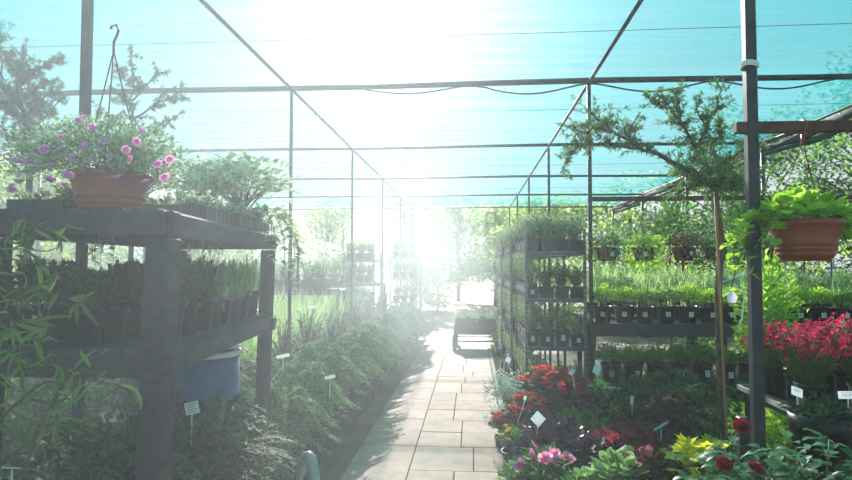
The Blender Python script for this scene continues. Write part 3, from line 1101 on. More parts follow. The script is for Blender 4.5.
# watering can by the path
root = empty('watering_can', (P(302, 460, 3.12).x, 3.12, 0), 0.9)
tag(root, 'grey green watering can with a wide arched handle at the path edge', 'watering can')
m = MB(); m.lathe([(.001, 0), (.105, 0), (.115, .02), (.11, .2), (.1, .26), (.085, .27), (.08, .265), (.001, .25)], 28); m.build('body', M['can'], root)
m = MB()
m.tube(curve_pts((.0, .06, .25), (.0, -.12, .12), (0, -.08, .80), 14), [.016] * 3 + [.026] * 8 + [.018] * 3, 8)
m.build('handle', M['can'], root)
m = MB(); m.tube([(0, .1, .06), (0, .2, .16), (0, .3, .3), (0, .34, .35)], [.022, .017, .014, .014], 10)
m.build('spout', M['can'], root)
m = MB(); m.tube([(0, .335, .345), (0, .36, .375)], [.014, .035], 14); m.build('rose', M['can'], root)
root.scale = (1.12, 1.12, 1.12)

#@@PINES
# ------------------------------------------------------------------ pines: trunk, winding boughs, tufts of needles
def needle_tree(name, trunk, boughs, label, bark, leaf, tuft=.028, per_m=46, npt=24, twig=.09, flat=1.0, loc=(0, 0, 0), pot=None):
    root = empty(name, loc)
    tag(root, label, 'tree')
    if pot:
        pot_round(root, pot[0], pot[1], M['black'])
    m = MB()
    o = Vector(loc)
    tp = [np.array(p) - np.array(o) for p, _ in trunk]
    m.tube(tp, [r for _, r in trunk], 9)
    tw, lf = MB(), MB()
    npt = int(npt * .8)
    for b in boughs:
        pts = np.array([np.array(p) - np.array(o) for p in b['p']])
        # resample smoothly
        seg = np.linalg.norm(np.diff(pts, axis=0), axis=1)
        s_ = np.concatenate([[0], np.cumsum(seg)])
        n = max(6, int(s_[-1] / .04))
        u = np.linspace(0, s_[-1], n)
        q = np.stack([np.interp(u, s_, pts[:, k]) for k in range(3)], -1)
        for _ in range(2):
            q[1:-1] = (q[:-2] + 2 * q[1:-1] + q[2:]) / 4
        q[1:-1] += rng.normal(0, .006, q[1:-1].shape)
        m.tube(q, np.linspace(b.get('r', .014), .003, n), 6)
        nt_ = int(s_[-1] * per_m * b.get('d', 1) * .62)
        st_ = b.get('s', .15)
        t = rnd(st_, 1, nt_)
        ii = np.clip((t * (n - 1)).astype(int), 0, n - 2)
        base = q[ii]
        tan = unit(q[ii + 1] - q[ii])
        d = unit(rng.normal(0, 1, (nt_, 3)) * np.array([1, 1, .8]) + tan * .5 + np.array([0, 0, .25]))
        le = rnd(.15, 1, nt_) ** 1.3 * b.get('w', twig) * 1.5
        end = base + d * le[:, None]
        for k in range(nt_):
            tw.tube([base[k], (base[k] + end[k]) / 2 + rng.normal(0, .006, 3), end[k]], [.0022, .0016, .001], 3, cap=False)
        for f in (.35, .7, 1.0):
            c = base + (end - base) * f
            N = np.repeat(c, npt // 2, 0) + rng.normal(0, .004, (nt_ * (npt // 2), 3))
            dd = unit(rng.normal(0, 1, N.shape) + np.repeat(d, npt // 2, 0) * .8)
            lf.leaves(T_SMALL, N, dd, rnd(.6, 1.2, len(N)) * tuft, .0068 * (tuft / .028))
    m.build('trunk', bark, root)
    tw.build('twigs', M['barkd'], root)
    lf.build('needles', leaf, root)
    return root


YT = 3.75
tb = [P(722, 441, YT), P(720, 380, YT), P(718, 300, YT), P(721, 235, YT), P(716, 205, YT), P(713, 182, YT)]
base = Vector((tb[0].x, YT, 0))
trunk = [(base, .022), (tb[0], .02), (tb[1], .019), (tb[2], .02), (tb[3], .019), (tb[4], .02), (tb[5], .02)]
c0 = P(713, 186, YT)
BG = [
    dict(p=[c0, P(690, 172, YT - .1), P(670, 160, YT - .15), P(640, 148, YT - .1), P(612, 132, YT), P(598, 118, YT + .05), P(590, 112, YT + .1)], r=.02, d=1.5, w=.12, s=.05),
    dict(p=[P(640, 148, YT - .1), P(615, 146, YT - .1), P(590, 142, YT - .05), P(570, 152, YT), P(562, 172, YT)], r=.01, d=1.2, w=.09, s=.1),
    dict(p=[P(612, 132, YT), P(600, 126, YT), P(582, 133, YT - .1), P(572, 126, YT)], r=.008, w=.07, d=1),
    dict(p=[P(625, 140, YT), P(632, 122, YT), P(640, 112, YT)], r=.006, w=.07, d=.8),
    dict(p=[c0, P(704, 165, YT + .1), P(692, 140, YT + .05), P(676, 118, YT), P(668, 108, YT), P(660, 95, YT)], r=.016, d=1.0, w=.1, s=.35),
    dict(p=[P(668, 110, YT), P(652, 104, YT), P(645, 96, YT)], r=.006, w=.08, d=1.3),
    dict(p=[P(680, 125, YT), P(676, 100, YT + .05), P(680, 90, YT)], r=.006, w=.08, d=1.2),
    dict(p=[P(698, 150, YT), P(706, 128, YT - .05), P(716, 105, YT), P(722, 86, YT)], r=.009, w=.07, d=1.1, s=.2),
    dict(p=[P(706, 128, YT), P(696, 112, YT), P(700, 96, YT)], r=.006, w=.06, d=.9),
    dict(p=[P(710, 150, YT), P(722, 130, YT + .1), P(718, 115, YT + .1)], r=.006, w=.07, d=1),
    dict(p=[c0, P(725, 165, YT + .1), P(742, 148, YT + .05), P(758, 146, YT), P(768, 150, YT)], r=.012, w=.1, d=1.3, s=.3),
    dict(p=[c0, P(732, 182, YT), P(748, 178, YT + .1), P(762, 166, YT + .1)], r=.01, w=.1, d=1.4),
    dict(p=[c0, P(700, 182, YT - .2), P(686, 186, YT - .25), P(676, 196, YT - .2)], r=.01, w=.1, d=1.4),
    dict(p=[c0, P(708, 168, YT - .2), P(700, 160, YT - .3), P(690, 160, YT - .3)], r=.01, w=.12, d=1.4),
    dict(p=[c0, P(722, 178, YT - .2), P(734, 186, YT - .25), P(745, 196, YT - .2)], r=.01, w=.1, d=1.4),
    dict(p=[c0, P(718, 160, YT + .2), P(712, 146, YT + .25)], r=.01, w=.11, d=1.3),
]
needle_tree('standard_pine', trunk, BG, 'small trained pine on a slim bare trunk staked with bamboo between the posts', M['bark'], L['larch'], .032, 95, 22, .1, loc=tuple(base), pot=(.15, .24))
m = MB(); a_, b_ = P(727, 445, YT - .04), P(715, 192, YT - .04)
m.tube([(a_.x + .01, YT - .045, .2), a_, (a_ + b_) / 2, b_], .0075, 7)
tag(m.build('bamboo_cane', M['bamboo']), 'thin bamboo cane tied to the trunk of the trained pine', 'cane')
root = empty('string', tuple(P(733, 330, YT - .1)))
tag(root, 'white string and torn tag hanging off the bamboo cane by the thick post', 'string')
m = MB(); RLs = Vector(root.location)
m.tube([P(722, 282, YT - .07) - RLs, P(733, 278, YT - .1) - RLs, P(746, 272, YT - .15) - RLs], .0035, 5)
m.tube([P(745, 271, YT - .15) - RLs, P(741, 280, YT - .15) - RLs, P(744, 298, YT - .12) - RLs, P(742, 318, YT - .12) - RLs, P(737, 331, YT - .12) - RLs], [.004, .005, .003, .005, .003], 5)
m.tube([P(722, 286, YT - .07) - RLs, P(735, 284, YT - .12) - RLs, P(745, 296, YT - .12) - RLs], .0025, 5)
m.build('cord', M['string'], root)
m = MB()
q = [P(726, 288, YT - .09) - RLs, P(731, 288, YT - .11) - RLs, P(738, 297, YT - .1) - RLs, P(736, 303, YT - .1) - RLs, P(728, 303, YT - .09) - RLs]
V = [tuple(v) for v in q] + [(v.x, v.y + .004, v.z) for v in q]
m.add(V, [(0, 1, 2, 3, 4)]); m.F.append((np.array([(9, 8, 7, 6, 5)]), 0)); m.F.append((np.array([(0, 5, 6, 1), (1, 6, 7, 2), (2, 7, 8, 3), (3, 8, 9, 4), (4, 9, 5, 0)]), 0))
m.build('tag', M['labelw'], root, smooth=False)

YL = 4.3
cb = P(22, 160, YL)
baseL = Vector((P(30, 160, YL).x, YL, 0))
trL = [(baseL, .03), (Vector((baseL.x, YL, 1.4)), .025), (P(30, 165, YL), .022), (P(24, 110, YL), .02)]
BL = [
    dict(p=[P(30, 165, YL), P(22, 110, YL), P(20, 75, YL), P(24, 50, YL)], r=.016, w=.12, d=1.3, s=.0),
    dict(p=[P(22, 110, YL), P(5, 90, YL), P(-15, 75, YL)], r=.012, w=.11, d=1.3),
    dict(p=[P(22, 85, YL), P(40, 66, YL), P(52, 62, YL), P(64, 62, YL)], r=.01, w=.08, d=1.2),
    dict(p=[P(24, 100, YL), P(42, 82, YL), P(55, 80, YL)], r=.01, w=.08, d=1),
    dict(p=[P(26, 120, YL), P(45, 95, YL), P(62, 92, YL)], r=.01, w=.09, d=1),
    dict(p=[P(26, 120, YL), P(8, 108, YL), P(-12, 105, YL)], r=.01, w=.11, d=1.3),
    dict(p=[P(30, 150, YL), P(10, 135, YL), P(-12, 130, YL)], r=.01, w=.1, d=1.2),
    dict(p=[P(28, 140, YL), P(42, 118, YL), P(56, 106, YL), P(60, 98, YL)], r=.01, w=.08, d=1),
    dict(p=[P(20, 75, YL), P(6, 62, YL), P(-8, 48, YL)], r=.008, w=.1, d=1.2),
    dict(p=[P(5, 90, YL), P(2, 70, YL), P(-3, 20, YL)], r=.008, w=.1, d=.6, s=.7),
    dict(p=[P(34, 150, YL), P(48, 138, YL), P(60, 126, YL)], r=.008, w=.08, d=.9),
]
needle_tree('standard_pine', trL, BL, 'small dark pine with winding boughs behind the left end of the rack', M['barkd'], L['treec'], .036, 120, 24, .1, loc=tuple(baseL), pot=(.16, .25))
YM = 4.6
baseM = Vector((P(132, 200, YM).x, YM, 0))
trM = [(baseM, .024), (Vector((baseM.x, YM, 1.5)), .02), (P(134, 165, YM), .018), (P(134, 118, YM), .014)]
BM = [
    dict(p=[P(134, 150, YM), P(132, 110, YM), P(134, 84, YM), P(130, 46, YM)], r=.012, w=.07, d=.7, s=.1),
    dict(p=[P(133, 110, YM), P(118, 92, YM), P(108, 88, YM)], r=.008, w=.07, d=.9),
    dict(p=[P(133, 100, YM), P(150, 80, YM), P(164, 72, YM)], r=.008, w=.07, d=.8),
    dict(p=[P(133, 120, YM), P(155, 104, YM), P(172, 98, YM), P(186, 94, YM)], r=.009, w=.07, d=.9),
    dict(p=[P(133, 130, YM), P(112, 118, YM), P(96, 112, YM)], r=.009, w=.08, d=1),
    dict(p=[P(134, 145, YM), P(155, 130, YM), P(172, 122, YM), P(182, 110, YM)], r=.008, w=.07, d=.8),
    dict(p=[P(134, 90, YM), P(122, 74, YM), P(112, 60, YM)], r=.006, w=.06, d=.6),
]
needle_tree('standard_pine', trM, BM, 'smaller hazy pine rising behind the flower bowl hanger', M['barkd'], L['conifer'], .036, 100, 24, .09, loc=tuple(baseM), pot=(.14, .22))
#@@TROLLEY
# ------------------------------------------------------------------ tall metal plant trolleys
def trolley(x0, y0, w, l, h, decks, label):
    root = empty('plant_trolley', (x0 + w / 2, y0 + l / 2, 0))
    tag(root, label, 'trolley')
    for sx in (-1, 1):
        for sy in (-1, 1):
            m = MB()
            x, y = sx * (w / 2 - .012), sy * (l / 2 - .012)
            m.box((x, y, (h + .14) / 2), (.026, .026, h - .14))
            for k in range(34):
                z = .2 + k * .048
                m.box((x, y - .014, z), (.01, .004, .02), mat=1)
                m.box((x + sx * -.014, y, z), (.004, .01, .02), mat=1)
            m.build('upright', [M['steel_grey'], M['black']], root, smooth=False)
            m = MB(); m.tube([(x - .014, y, .06), (x + .014, y, .06)], .06, 16); m.build('wheel', M['rubber'], root)
            m = MB(); m.box((x, y, .135), (.05, .05, .02)); m.box((x - .02, y, .1), (.004, .04, .08)); m.box((x + .02, y, .1), (.004, .04, .08))
            m.build('caster', M['steel_grey'], root, smooth=False)
    for z in decks:
        m = MB()
        m.box((0, 0, z - .006), (w - .055, l - .03, .012))
        for s_ in (-1, 1):
            m.box((s_ * (w / 2 - .03), 0, z - .006), (.006, l - .03, .04)); m.box((0, s_ * (l / 2 - .018), z - .006), (w - .055, .006, .04))
        m.build('deck', M['steel_grey'], root, smooth=False)
    return root


TX, TY, TW, TL = .50, 5.95, .575, 1.35
DK = (.20, .735, 1.19, 1.635)
trolley(TX, TY, TW, TL, 1.86, DK, 'nearest tall metal plant trolley with shelves of black pots beside the path')
trolley(.46, 7.55, TW, TL, 1.86, DK, 'second tall metal plant trolley just behind the nearest one')
trolley(.42, 9.15, TW, TL, 1.86, DK, 'third tall metal plant trolley further along the path')


def wispy(leaf, h, w=.128, ph=.13, st_n=12, per=14, lab=False, ln=.035, wd=.008):
    root = empty('potted_seedling')
    pot_square(root, w, ph)
    st, lf = herb_foliage(ph * .86, w * .6, h, st_n, per, ln, wd, .4, T_SMALL)
    st.build('stems', M['stemg'], root); lf.build('foliage', leaf, root)
    if lab:
        sticker(root, w / 2 - .004, ph * .6, .035, .045)
    return root


kw = [Kind(wispy(L['olive'], .25, st_n=26, per=20), 'seedling'), Kind(wispy(L['olive'], .28, st_n=22, per=20, lab=True), 'seedling'), Kind(wispy(L['mid'], .22, st_n=26, per=16, ln=.04, wd=.016), 'seedling')]
dk_name = {1: 'lowest full deck', 2: 'middle deck', 3: 'top deck'}
for tn, (tx, ty, full) in enumerate(((TX, TY, True), (.46, 7.55, False), (.42, 9.15, False))):
    tname = ('nearest', 'second', 'third')[tn]
    for di in (0, 1, 2, 3):
        cols = [(c, r_) for c in range(4) for r_ in range(9)]
        for c, r_ in cols:
            if full:
                if not (r_ == 0 or c == 0 or (di == 3 and r_ < 3)):
                    continue
            elif c != 0 and not (di == 3 and r_ == 0):
                continue
            x = tx + .072 + c * .143; y = ty + .085 + r_ * .145
            k = kw[(c * 3 + r_ * 2 + di) % 3]
            if di == 2 and c == 0 or (di == 1 and r_ == 0):
                k = kw[1]
            # the left column faces its white label to the path
            rz = -PI / 2 if (c == 0 and r_ > 0) else 0
            k.place((x, y, DK[di] + .001), 'wispy seedling pot, %s deck of %s trolley, %s back, %s from path' % (('bottom', 'low', 'middle', 'top')[di], tname, ORD[r_], ORD[c]),
                    rz=rz, sc=(1, 1, rnd(.9, 1.2)), group='black seedling pots on the tall trolleys')

#@@SHELF
# ------------------------------------------------------------------ long stepped display bench on the right
SX0, SX1, SY = 1.16, 4.45, 6.0
root = empty('display_bench', ((SX0 + SX1) / 2, SY + .25, 0))
tag(root, 'long dark stepped display bench carrying rows of black pots', 'bench')
cx = 0
W = SX1 - SX0
for z, dy, nm in ((.955, .12, 'upper_deck'), (.44, -.30, 'lower_deck')):
    m = MB()
    m.box((0, dy, z - .015), (W, .5, .03))
    m.build(nm, M['steel'], root, smooth=False)
    m = MB(); m.box((0, dy - .26, z - .06), (W, .025, .12)); m.build('fascia', M['steel'], root, smooth=False)
for x in (-1.6, -.55, .55, 1.6):
    for y in (-.4, .3):
        m = MB(); z = .41 if y < 0 else .92
        m.box((x, y, z / 2), (.05, .05, z)); m.build('leg', M['steel'], root, smooth=False)


def shelfpot(leaf, h, grassy=0, feath=False, lab=True):
    root = empty('potted_perennial')
    pot_round(root, .088, .16, M['black'])
    if feath:
        st, lf = frond_foliage(.12, .19, h * .9, 60, 60, .036, .014, .9, tpl=T_SMALL)
        s2, l2 = mound_foliage(.12, .15, h * .9, 500, .03, .014, T_SMALL, .3, 4)
        lf.add(np.concatenate(l2.V), np.concatenate([f for f, _ in l2.F]))
    else:
        st, lf = mound_foliage(.15, .13, h, 520, .036, .024, T_OVAL, .3, 12)
    st.build('stems', M['stemg'], root); lf.build('foliage', leaf, root)
    if grassy:
        grass_foliage(.15, .1, .36, grassy, .006, .35).build('blades', L['grassy'], root)
    if lab:
        sticker(root, .086, .085, .042, .045)
    return root


ks1 = [Kind(shelfpot(L['lime'], .22, 10), 'perennial'), Kind(shelfpot(L['treea'], .20, 16), 'perennial'), Kind(shelfpot(L['lime'], .19, 0), 'perennial')]
ks2 = [Kind(shelfpot(leafy('fresh feathery leaf', '#57853a', '#88ae52', .5), .22, 0, True), 'perennial'), Kind(shelfpot(leafy('bright feathery leaf', '#5f8c38', '#96b858', .5), .2, 0, True), 'perennial')]
for i in range(16):
    x = SX0 + .12 + i * .2035
    ks1[(i * 2 + i // 3) % 3].place((x, SY + .12 + .12, .956), 'labelled pot of lime green plants, upper bench deck, %s from the trolley' % ORD[i],
                                     rz=rnd(-.25, .25), sc=rnd(.96, 1.05), group='labelled pots on the upper bench deck')
    ks2[(i + i // 2) % 2].place((x - .02, SY - .18, .441), 'labelled pot of feathery plants, lower bench deck, %s from the trolley' % ORD[i],
                                rz=rnd(-.25, .25), sc=(1.0, 1.0, rnd(1.15, 1.3)), group='labelled pots on the lower bench deck')
# second table behind it with pale tall plants
root = empty('display_bench', (3.0, 7.3, 0)); tag(root, 'second display bench behind the stepped one, full of pale tall plants', 'bench')
m = MB(); m.box((0, 0, .93), (3.6, .9, .03)); m.build('deck', M['steel'], root, smooth=False)
for x in (-1.7, 0, 1.7):
    for y in (-.4, .4):
        m = MB(); m.box((x, y, .457), (.05, .05, .915)); m.build('leg', M['steel'], root, smooth=False)
kp = empty('potted_grass'); pot_round(kp, .1, .16, M['black'])
grass_foliage(.14, .12, .46, 50, .009, .5).build('blades', L['grassy'], kp)
st, lf = mound_foliage(.14, .15, .34, 420, .04, .022, T_OVAL, .3, 8); lf.build('foliage', L['pale'], kp)
kp = Kind(kp, 'grass', 'pale grasses on the second display bench')
for r_ in range(3):
    for i in range(13):
        kp.place((1.42 + i * .265 + (r_ % 2) * .08, 7.0 + r_ * .27, .946), 'pot of pale tall grass on the second bench, %s in the %s row' % (ORD[i], ORD[r_]), sc=rnd(.85, 1.15))

for i in range(9):
    kdark.place((1.6 + i * .42, 6.78, 0), 'dark leafy potted shrub on the ground behind the stepped bench, %s from the trolley' % ORD[i], sc=.75, group='dark shrubs behind the stepped bench')

# small hanging baskets under the brown beam
def small_basket(leaf, mat, flo=None):
    root = empty('hanging_basket')
    bowl(root, .105, .12, mat, 2, 20)
    hanger(root, .1, .12, .46, M['black'], 3, True, .0016)
    st, lf = mound_foliage(.1, .17, .14, 420, .035, .024, T_OVAL, .4, 14, droop=.35)
    n = 240
    a = rnd(0, 2 * PI, n)
    rr = rnd(.11, .19, n)
    lf.leaves(T_OVAL, np.stack([rr * np.cos(a), rr * np.sin(a), .12 - rnd(0, .14, n) * (rr > .12)], -1), np.stack([np.cos(a), np.sin(a), -rnd(.2, 1.2, n)], -1), rnd(.025, .04, n), .022)
    st.build('stems', M['stemg'], root); lf.build('foliage', leaf, root)
    m = MB(); m.box((0, -.107, .06), (.035, .003, .042)); m.build('white_label', M['labelw'], root, smooth=False)
    return root


kh = [Kind(small_basket(L['mid'], M['terra_d']), 'hanging basket'), Kind(small_basket(L['lime'], M['terra_d']), 'hanging basket'), Kind(small_basket(L['bronze'], M['terra_d']), 'hanging basket')]
hb = ((607, 0, 'of dark green leaves closest to the tall trolley'), (644, 1, 'of yellow green leaves, second from the trolley'), (684, 2, 'of bronze leaves just beside the trained pine trunk'),
      (716, 0, 'of green leaves behind the pine trunk'), (775, 0, 'of green leaves behind the big orange basket'))
for px, k, lb in hb:
    p = P(px, 261, 5.7)
    kh[k].place((p.x, 5.7, 2.115 - .56), 'small brown hanging basket ' + lb, rz=rnd(-.3, .3), group=None)

# big basket on the near right beam
p = P(806, 261, 2.62)
root = empty('hanging_basket', (p.x, 2.62, p.z))
tag(root, 'big terracotta hanging basket of lime leaves on the rusty beam', 'hanging basket')
bowl(root, .135, .165, M['terra'])
hanger(root, .125, .165, 2.072 - p.z - .06, M['terra_d'], 3, False, .0018, a0=.5)
m = MB()
hz_ = 2.072 - p.z
m.tube([(0, 0, hz_ - .065), (0, 0, hz_ - .03), (.002, -.027, hz_ - .01), (0, -.028, hz_ + .018), (0, 0, hz_ + .03), (0, .028, hz_ + .02), (0, .028, hz_ - .02), (.0, .012, hz_ - .035)], .005, 6)
m.box((0, 0, hz_ - .05), (.012, .012, .04))
m.build('hook', M['red_p'], root)
st, lf = MB(), MB()
n = 260
d = sphere_dirs(n, -.1)
pos = d * np.stack([.17 * rnd(.3, 1, n), .15 * rnd(.3, 1, n), .10 * rnd(.3, 1, n)], -1) + np.array([-.02, 0, .18])
lf.leaves(T_ROUND, pos, unit(d + rng.normal(0, .4, (n, 3))), rnd(.03, .055, n), rnd(.028, .045, n))
for i in range(15):
    a = PI + rnd(-.9, .9) if i < 9 else rnd(-.8, .8)
    ln_ = rnd(.2, .34) if i < 9 else rnd(.15, .24)
    e = np.array([math.cos(a) * ln_, math.sin(a) * .15, rnd(-.16, .1) if i < 7 else rnd(0, .12)])
    pts = curve_pts((math.cos(a) * .08, 0, .15), e, (e[0] * .7, e[1] * .7, .26), 9)
    st.tube(pts, .002, 4)
    for k in range(2, 9):
        for _ in range(3):
            lf.leaves(T_ROUND, pts[k][None], unit(rng.normal(0, 1, 3) + np.array([np.sign(math.cos(a)) * .4, 0, .1])), rnd(.03, .05), rnd(.025, .042))
st.build('stems', M['stemg'], root); lf.build('foliage', L['lime'], root)

# climbing shrub behind the big basket and to its left
kcl = Kind(bushy(L['lime'], .35, 1.1, 1500, .07, .05, name='potted_vine', pr=.14, ph=.24), 'vine')
kcl.place((2.05, 4.5, .35), 'tall lime green vine behind the thick post, between two baskets', sc=(.75, .6, .95))
kcl.place((2.95, 4.3, .4), 'tall lime green vine at the picture edge behind the orange basket', sc=(.8, .7, .95))
for x, y in ((2.05, 4.5), (2.95, 4.3)):
    m = MB(); m.box((0, 0, .17), (.34, .34, .34), bev=.01); m.box((0, 0, .3), (.36, .36, .03))
    o = m.build('upturned_crate', M['black2'], smooth=False); o.location = (x, y, 0)
    tag(o, 'black crate raising the lime vine %s' % ('behind the thick post' if x < 2.5 else 'at the picture edge'), 'crate')

#@@REDFLOWERS
# ------------------------------------------------------------------ red flowers on a small table, right edge
root = empty('plant_table', (2.02, 3.35, 0)); tag(root, 'low black plant table with pale tray edge under the crimson flowers', 'table')
m = MB(); m.box((0, 0, .80), (1.05, .62, .025)); m.build('table_top', M['black'], root, smooth=False)
for x in (-.48, .48):
    for y in (-.27, .27):
        m = MB(); m.box((x, y, .394), (.035, .035, .788)); m.build('leg', M['black'], root, smooth=False)
for (x0, y0, x1, y1) in ((-.525, -.31, .525, -.31), (-.525, .31, .525, .31), (-.525, -.31, -.525, .31), (.525, -.31, .525, .31)):
    m = MB(); m.box(((x0 + x1) / 2, (y0 + y1) / 2, .825), (abs(x1 - x0) + .012, abs(y1 - y0) + .012, .025)); m.build('tray_edge', solid('weathered pale wood', '#8e8378', '#c9bfb0', .8), root, smooth=False)


def redplant(n_f):
    root = empty('flowering_plant')
    pot_round(root, .085, .15, M['black'])
    st, lf = herb_foliage(.13, .13, .2, 60, 16, .022, .006, .4, T_SMALL)
    cs = []
    for i in range(n_f):
        a, q = rnd(0, 2 * PI), .18 * math.sqrt(rnd(0, 1))
        e = np.array([q * math.cos(a), q * math.sin(a), .15 + rnd(.17, .30) * (1 - (q / .3) ** 2)])
        st.tube(curve_pts((e[0] * .25, e[1] * .25, .14), e, (e[0] * .7, e[1] * .7, .26), 5), .0013, 3)
        cs.append(e)
    st.build('stems', M['stemg'], root); lf.build('foliage', L['mid'], root)
    cs = np.array(cs)
    tag(florets(cs, .017, T_ROUND, 6).build('flowers', L['magenta'], root), kind='stuff')
    return root


kred = Kind(redplant(150), 'flowering plant')
nm = ['front', 'middle', 'back']
for r_ in range(3):
    for i in range(4):
        kred.place((1.64 + i * .25 + (r_ % 2) * .05, 3.17 + r_ * .19, .814), 'crimson flowered plant on the low black table, %s row, %s from the thick post' % (nm[r_], ORD[i]),
                   sc=rnd(.85, 1.02) * (1.0 if r_ else .9), group='crimson flowers on the low black table')
# large dark planters leaning before the table
root = empty('plant_pot', (P(822, 400, 2.95).x, 2.95, 0)); tag(root, 'tall black planter leaning in front of the crimson flowers, with a white label', 'planter')
m = MB(); m.lathe([(.001, 0), (.09, 0), (.125, .76), (.135, .76), (.14, .84), (.13, .84), (.12, .76), (.001, .76)], 24); m.build('pot', M['black'], root)
st, lf = mound_foliage(.76, .17, .16, 300, .04, .02, T_OVAL, .3, 10); lf.build('foliage', L['dark'], root)
plant_label(P(797, 392, 2.62), .035, 'white label with print tilted on the tall black planter', .05, .3, -.3, .055, lines=2, roll=.35)
plant_label(P(848, 395, 2.62), .03, 'wide white label on the black pots at the picture edge', .05, .1, -.2, .08, lines=3)
m = MB(); m.box((0, 0, .41), (.045, .045, .82), bev=.004)
o = m.build('wooden_stake', M['black2'], smooth=False); o.location = tuple(P(742, 400, 2.95).xy) + (0,)
tag(o, 'short dark stake standing right behind the thick steel post', 'stake')

#@@FRONT
# ------------------------------------------------------------------ front right bed of potted flowers
def rosebush(h, flo, label, loc_, sc=1.0, cat='rose', spread=.3, flower_pts=()):
    root = empty('rose_bush', loc_)
    tag(root, label, cat)
    pot_round(root, .13, .22, M['black'])
    st, lf = MB(), MB()
    for i in range(17):
        a = rnd(0, 2 * PI); q = spread * rnd(.3, 1)
        e = np.array([q * math.cos(a), q * math.sin(a) * .7, h * rnd(.72, 1.0)])
        b = np.array([e[0] * .3, e[1] * .3, h * .6])
        pts = curve_pts((0, 0, .18), e, b, 10)
        st.tube(pts, np.linspace(.006, .002, 10), 5)
        for k in range(2, 10):
            for _ in range(3):
                d = unit(rng.normal(0, 1, 3) * np.array([1, 1, .35]) + np.array([0, 0, .15]))
                c = pts[k]
                st.tube([c, c + d * .05], .0013, 3)
                sd = unit(np.cross(d, [0, 0, 1]))
                P_ = np.array([c + d * .05, c + d * .03, c + d * .03])
                D_ = np.array([d, d * .5 + sd, d * .5 - sd])
                lf.leaves(T_OVAL, P_, D_, np.array([.06, .046, .046]) * rnd(.8, 1.1), np.array([.05, .038, .038]))
    st.build('stems', M['stemg'], root); lf.build('foliage', L['rose'], root)
    if flower_pts:
        for q in flower_pts:
            blooms([np.array(Vector(q) - root.location)], .028, 10, wd=.95, axis=(0, -.6, .8)).build('flower', L['rosered'], root)
    return root


rosebush(.88, 0, 'rose bush with dark red blooms at the bottom, in front of the thick post', (P(748, 470, 2.35).x, 2.35, 0), flower_pts=[P(742, 427, 2.3), P(756, 469, 2.2), P(724, 465, 2.2)])
rosebush(.88, 0, 'rose bush without blooms at the bottom right corner', (P(820, 470, 2.3).x, 2.32, 0), flower_pts=[])
rosebush(.64, 0, 'low rose bush between the yellow coleus and the thick post', (P(722, 490, 2.45).x, 2.45, 0), spread=.22)


def bloomplant(name, leaf, rx, h, n, ln, wd, tpl, flo=0, fr=.02, fm=None, pet=6, fill=.4, pr=.09, ph=.14, fz=.9, kind='bloom', stem='stemg', droop=0):
    root = empty(name)
    pot_round(root, pr, ph, M['black'])
    st, lf = mound_foliage(ph, rx, h, n, ln, wd, tpl, fill, 18, droop=droop)
    st.build('stems', M[stem], root)
    lf.build('foliage', leaf, root)
    if flo:
        d = sphere_dirs(flo, .3)
        cs = d * np.array([rx, rx, h * .55]) * rnd(.98, 1.16, flo)[:, None] + np.array([0, 0, ph + h * .48 * fz])
        if kind == 'bloom':
            fm_ = blooms([(0, 0, 0)], fr, pet).build('flower', fm, root)
            for j, c in enumerate(cs):
                fo = fm_ if j == 0 else fm_.copy()
                if j:
                    C.objects.link(fo)
                fo.location = tuple(c)
                fo.rotation_euler = (rnd(-.5, .3), rnd(-.4, .4), rnd(0, 6))
        else:
            tag(florets(cs, fr, T_ROUND, 7).build('flowers', fm, root), kind='stuff')
    return root


K = {}
K['heu'] = Kind(bloomplant('potted_heuchera', L['heu'], .19, .2, 260, .075, .06, T_LOBED, stem='stemr', droop=.1), 'heuchera')
K['burg'] = Kind(bloomplant('potted_begonia', L['burg'], .18, .19, 420, .05, .036, T_OVAL, stem='stemr'), 'begonia')
K['bronzepink'] = Kind(bloomplant('potted_begonia', L['bronze'], .17, .2, 300, .055, .045, T_ROUND, 14, .024, L['pinkd'], 5, stem='stemr'), 'begonia')
K['redbeg'] = Kind(bloomplant('potted_begonia', leafy('bronze green leaf', '#3c4a2c', '#6a4a34', .4), .17, .22, 300, .05, .045, T_ROUND, 30, .034, L['red'], 6, stem='stemr'), 'begonia')
K['petunia'] = Kind(bloomplant('potted_petunia', L['mid'], .13, .16, 240, .045, .03, T_OVAL, 7, .045, leafy('two tone pink petal', '#e0589c', '#fbc0dc', .4), 6), 'petunia')
K['yellow'] = Kind(bloomplant('potted_coleus', L['yellow'], .16, .2, 300, .06, .045, T_LOBED), 'coleus')
K['silver'] = Kind(bloomplant('silver_bush', L['silver'], .2, .34, 1100, .03, .012, T_SMALL, 60, .008, L['whitep'], kind='f', fill=.2), 'bush')
K['box'] = Kind(bloomplant('potted_boxwood', L['dark'], .2, .26, 1500, .024, .016, T_OVAL, fill=.6), 'shrub')
K['green'] = Kind(bloomplant('potted_plant', L['mid'], .17, .24, 420, .055, .034, T_OVAL), 'plant')
K['cream'] = Kind(bloomplant('potted_plant', leafy('light green rounded leaf', '#5d8c3c', '#b7cf8a', .4), .15, .17, 200, .065, .05, T_ROUND), 'plant')
K['marigold'] = Kind(bloomplant('potted_marigold', L['mid'], .12, .15, 380, .03, .012, T_SMALL, 7, .018, L['yel'], 6), 'marigold')
K['fern'] = Kind(frondy(L['fern'], .3, .42, 60, 80, .05, .012, 'feathery_plant', .11, .18, T_SMALL), 'plant')
K['tall'] = Kind(bloomplant('potted_plant', L['lime'], .13, .26, 240, .05, .032, T_OVAL), 'plant')


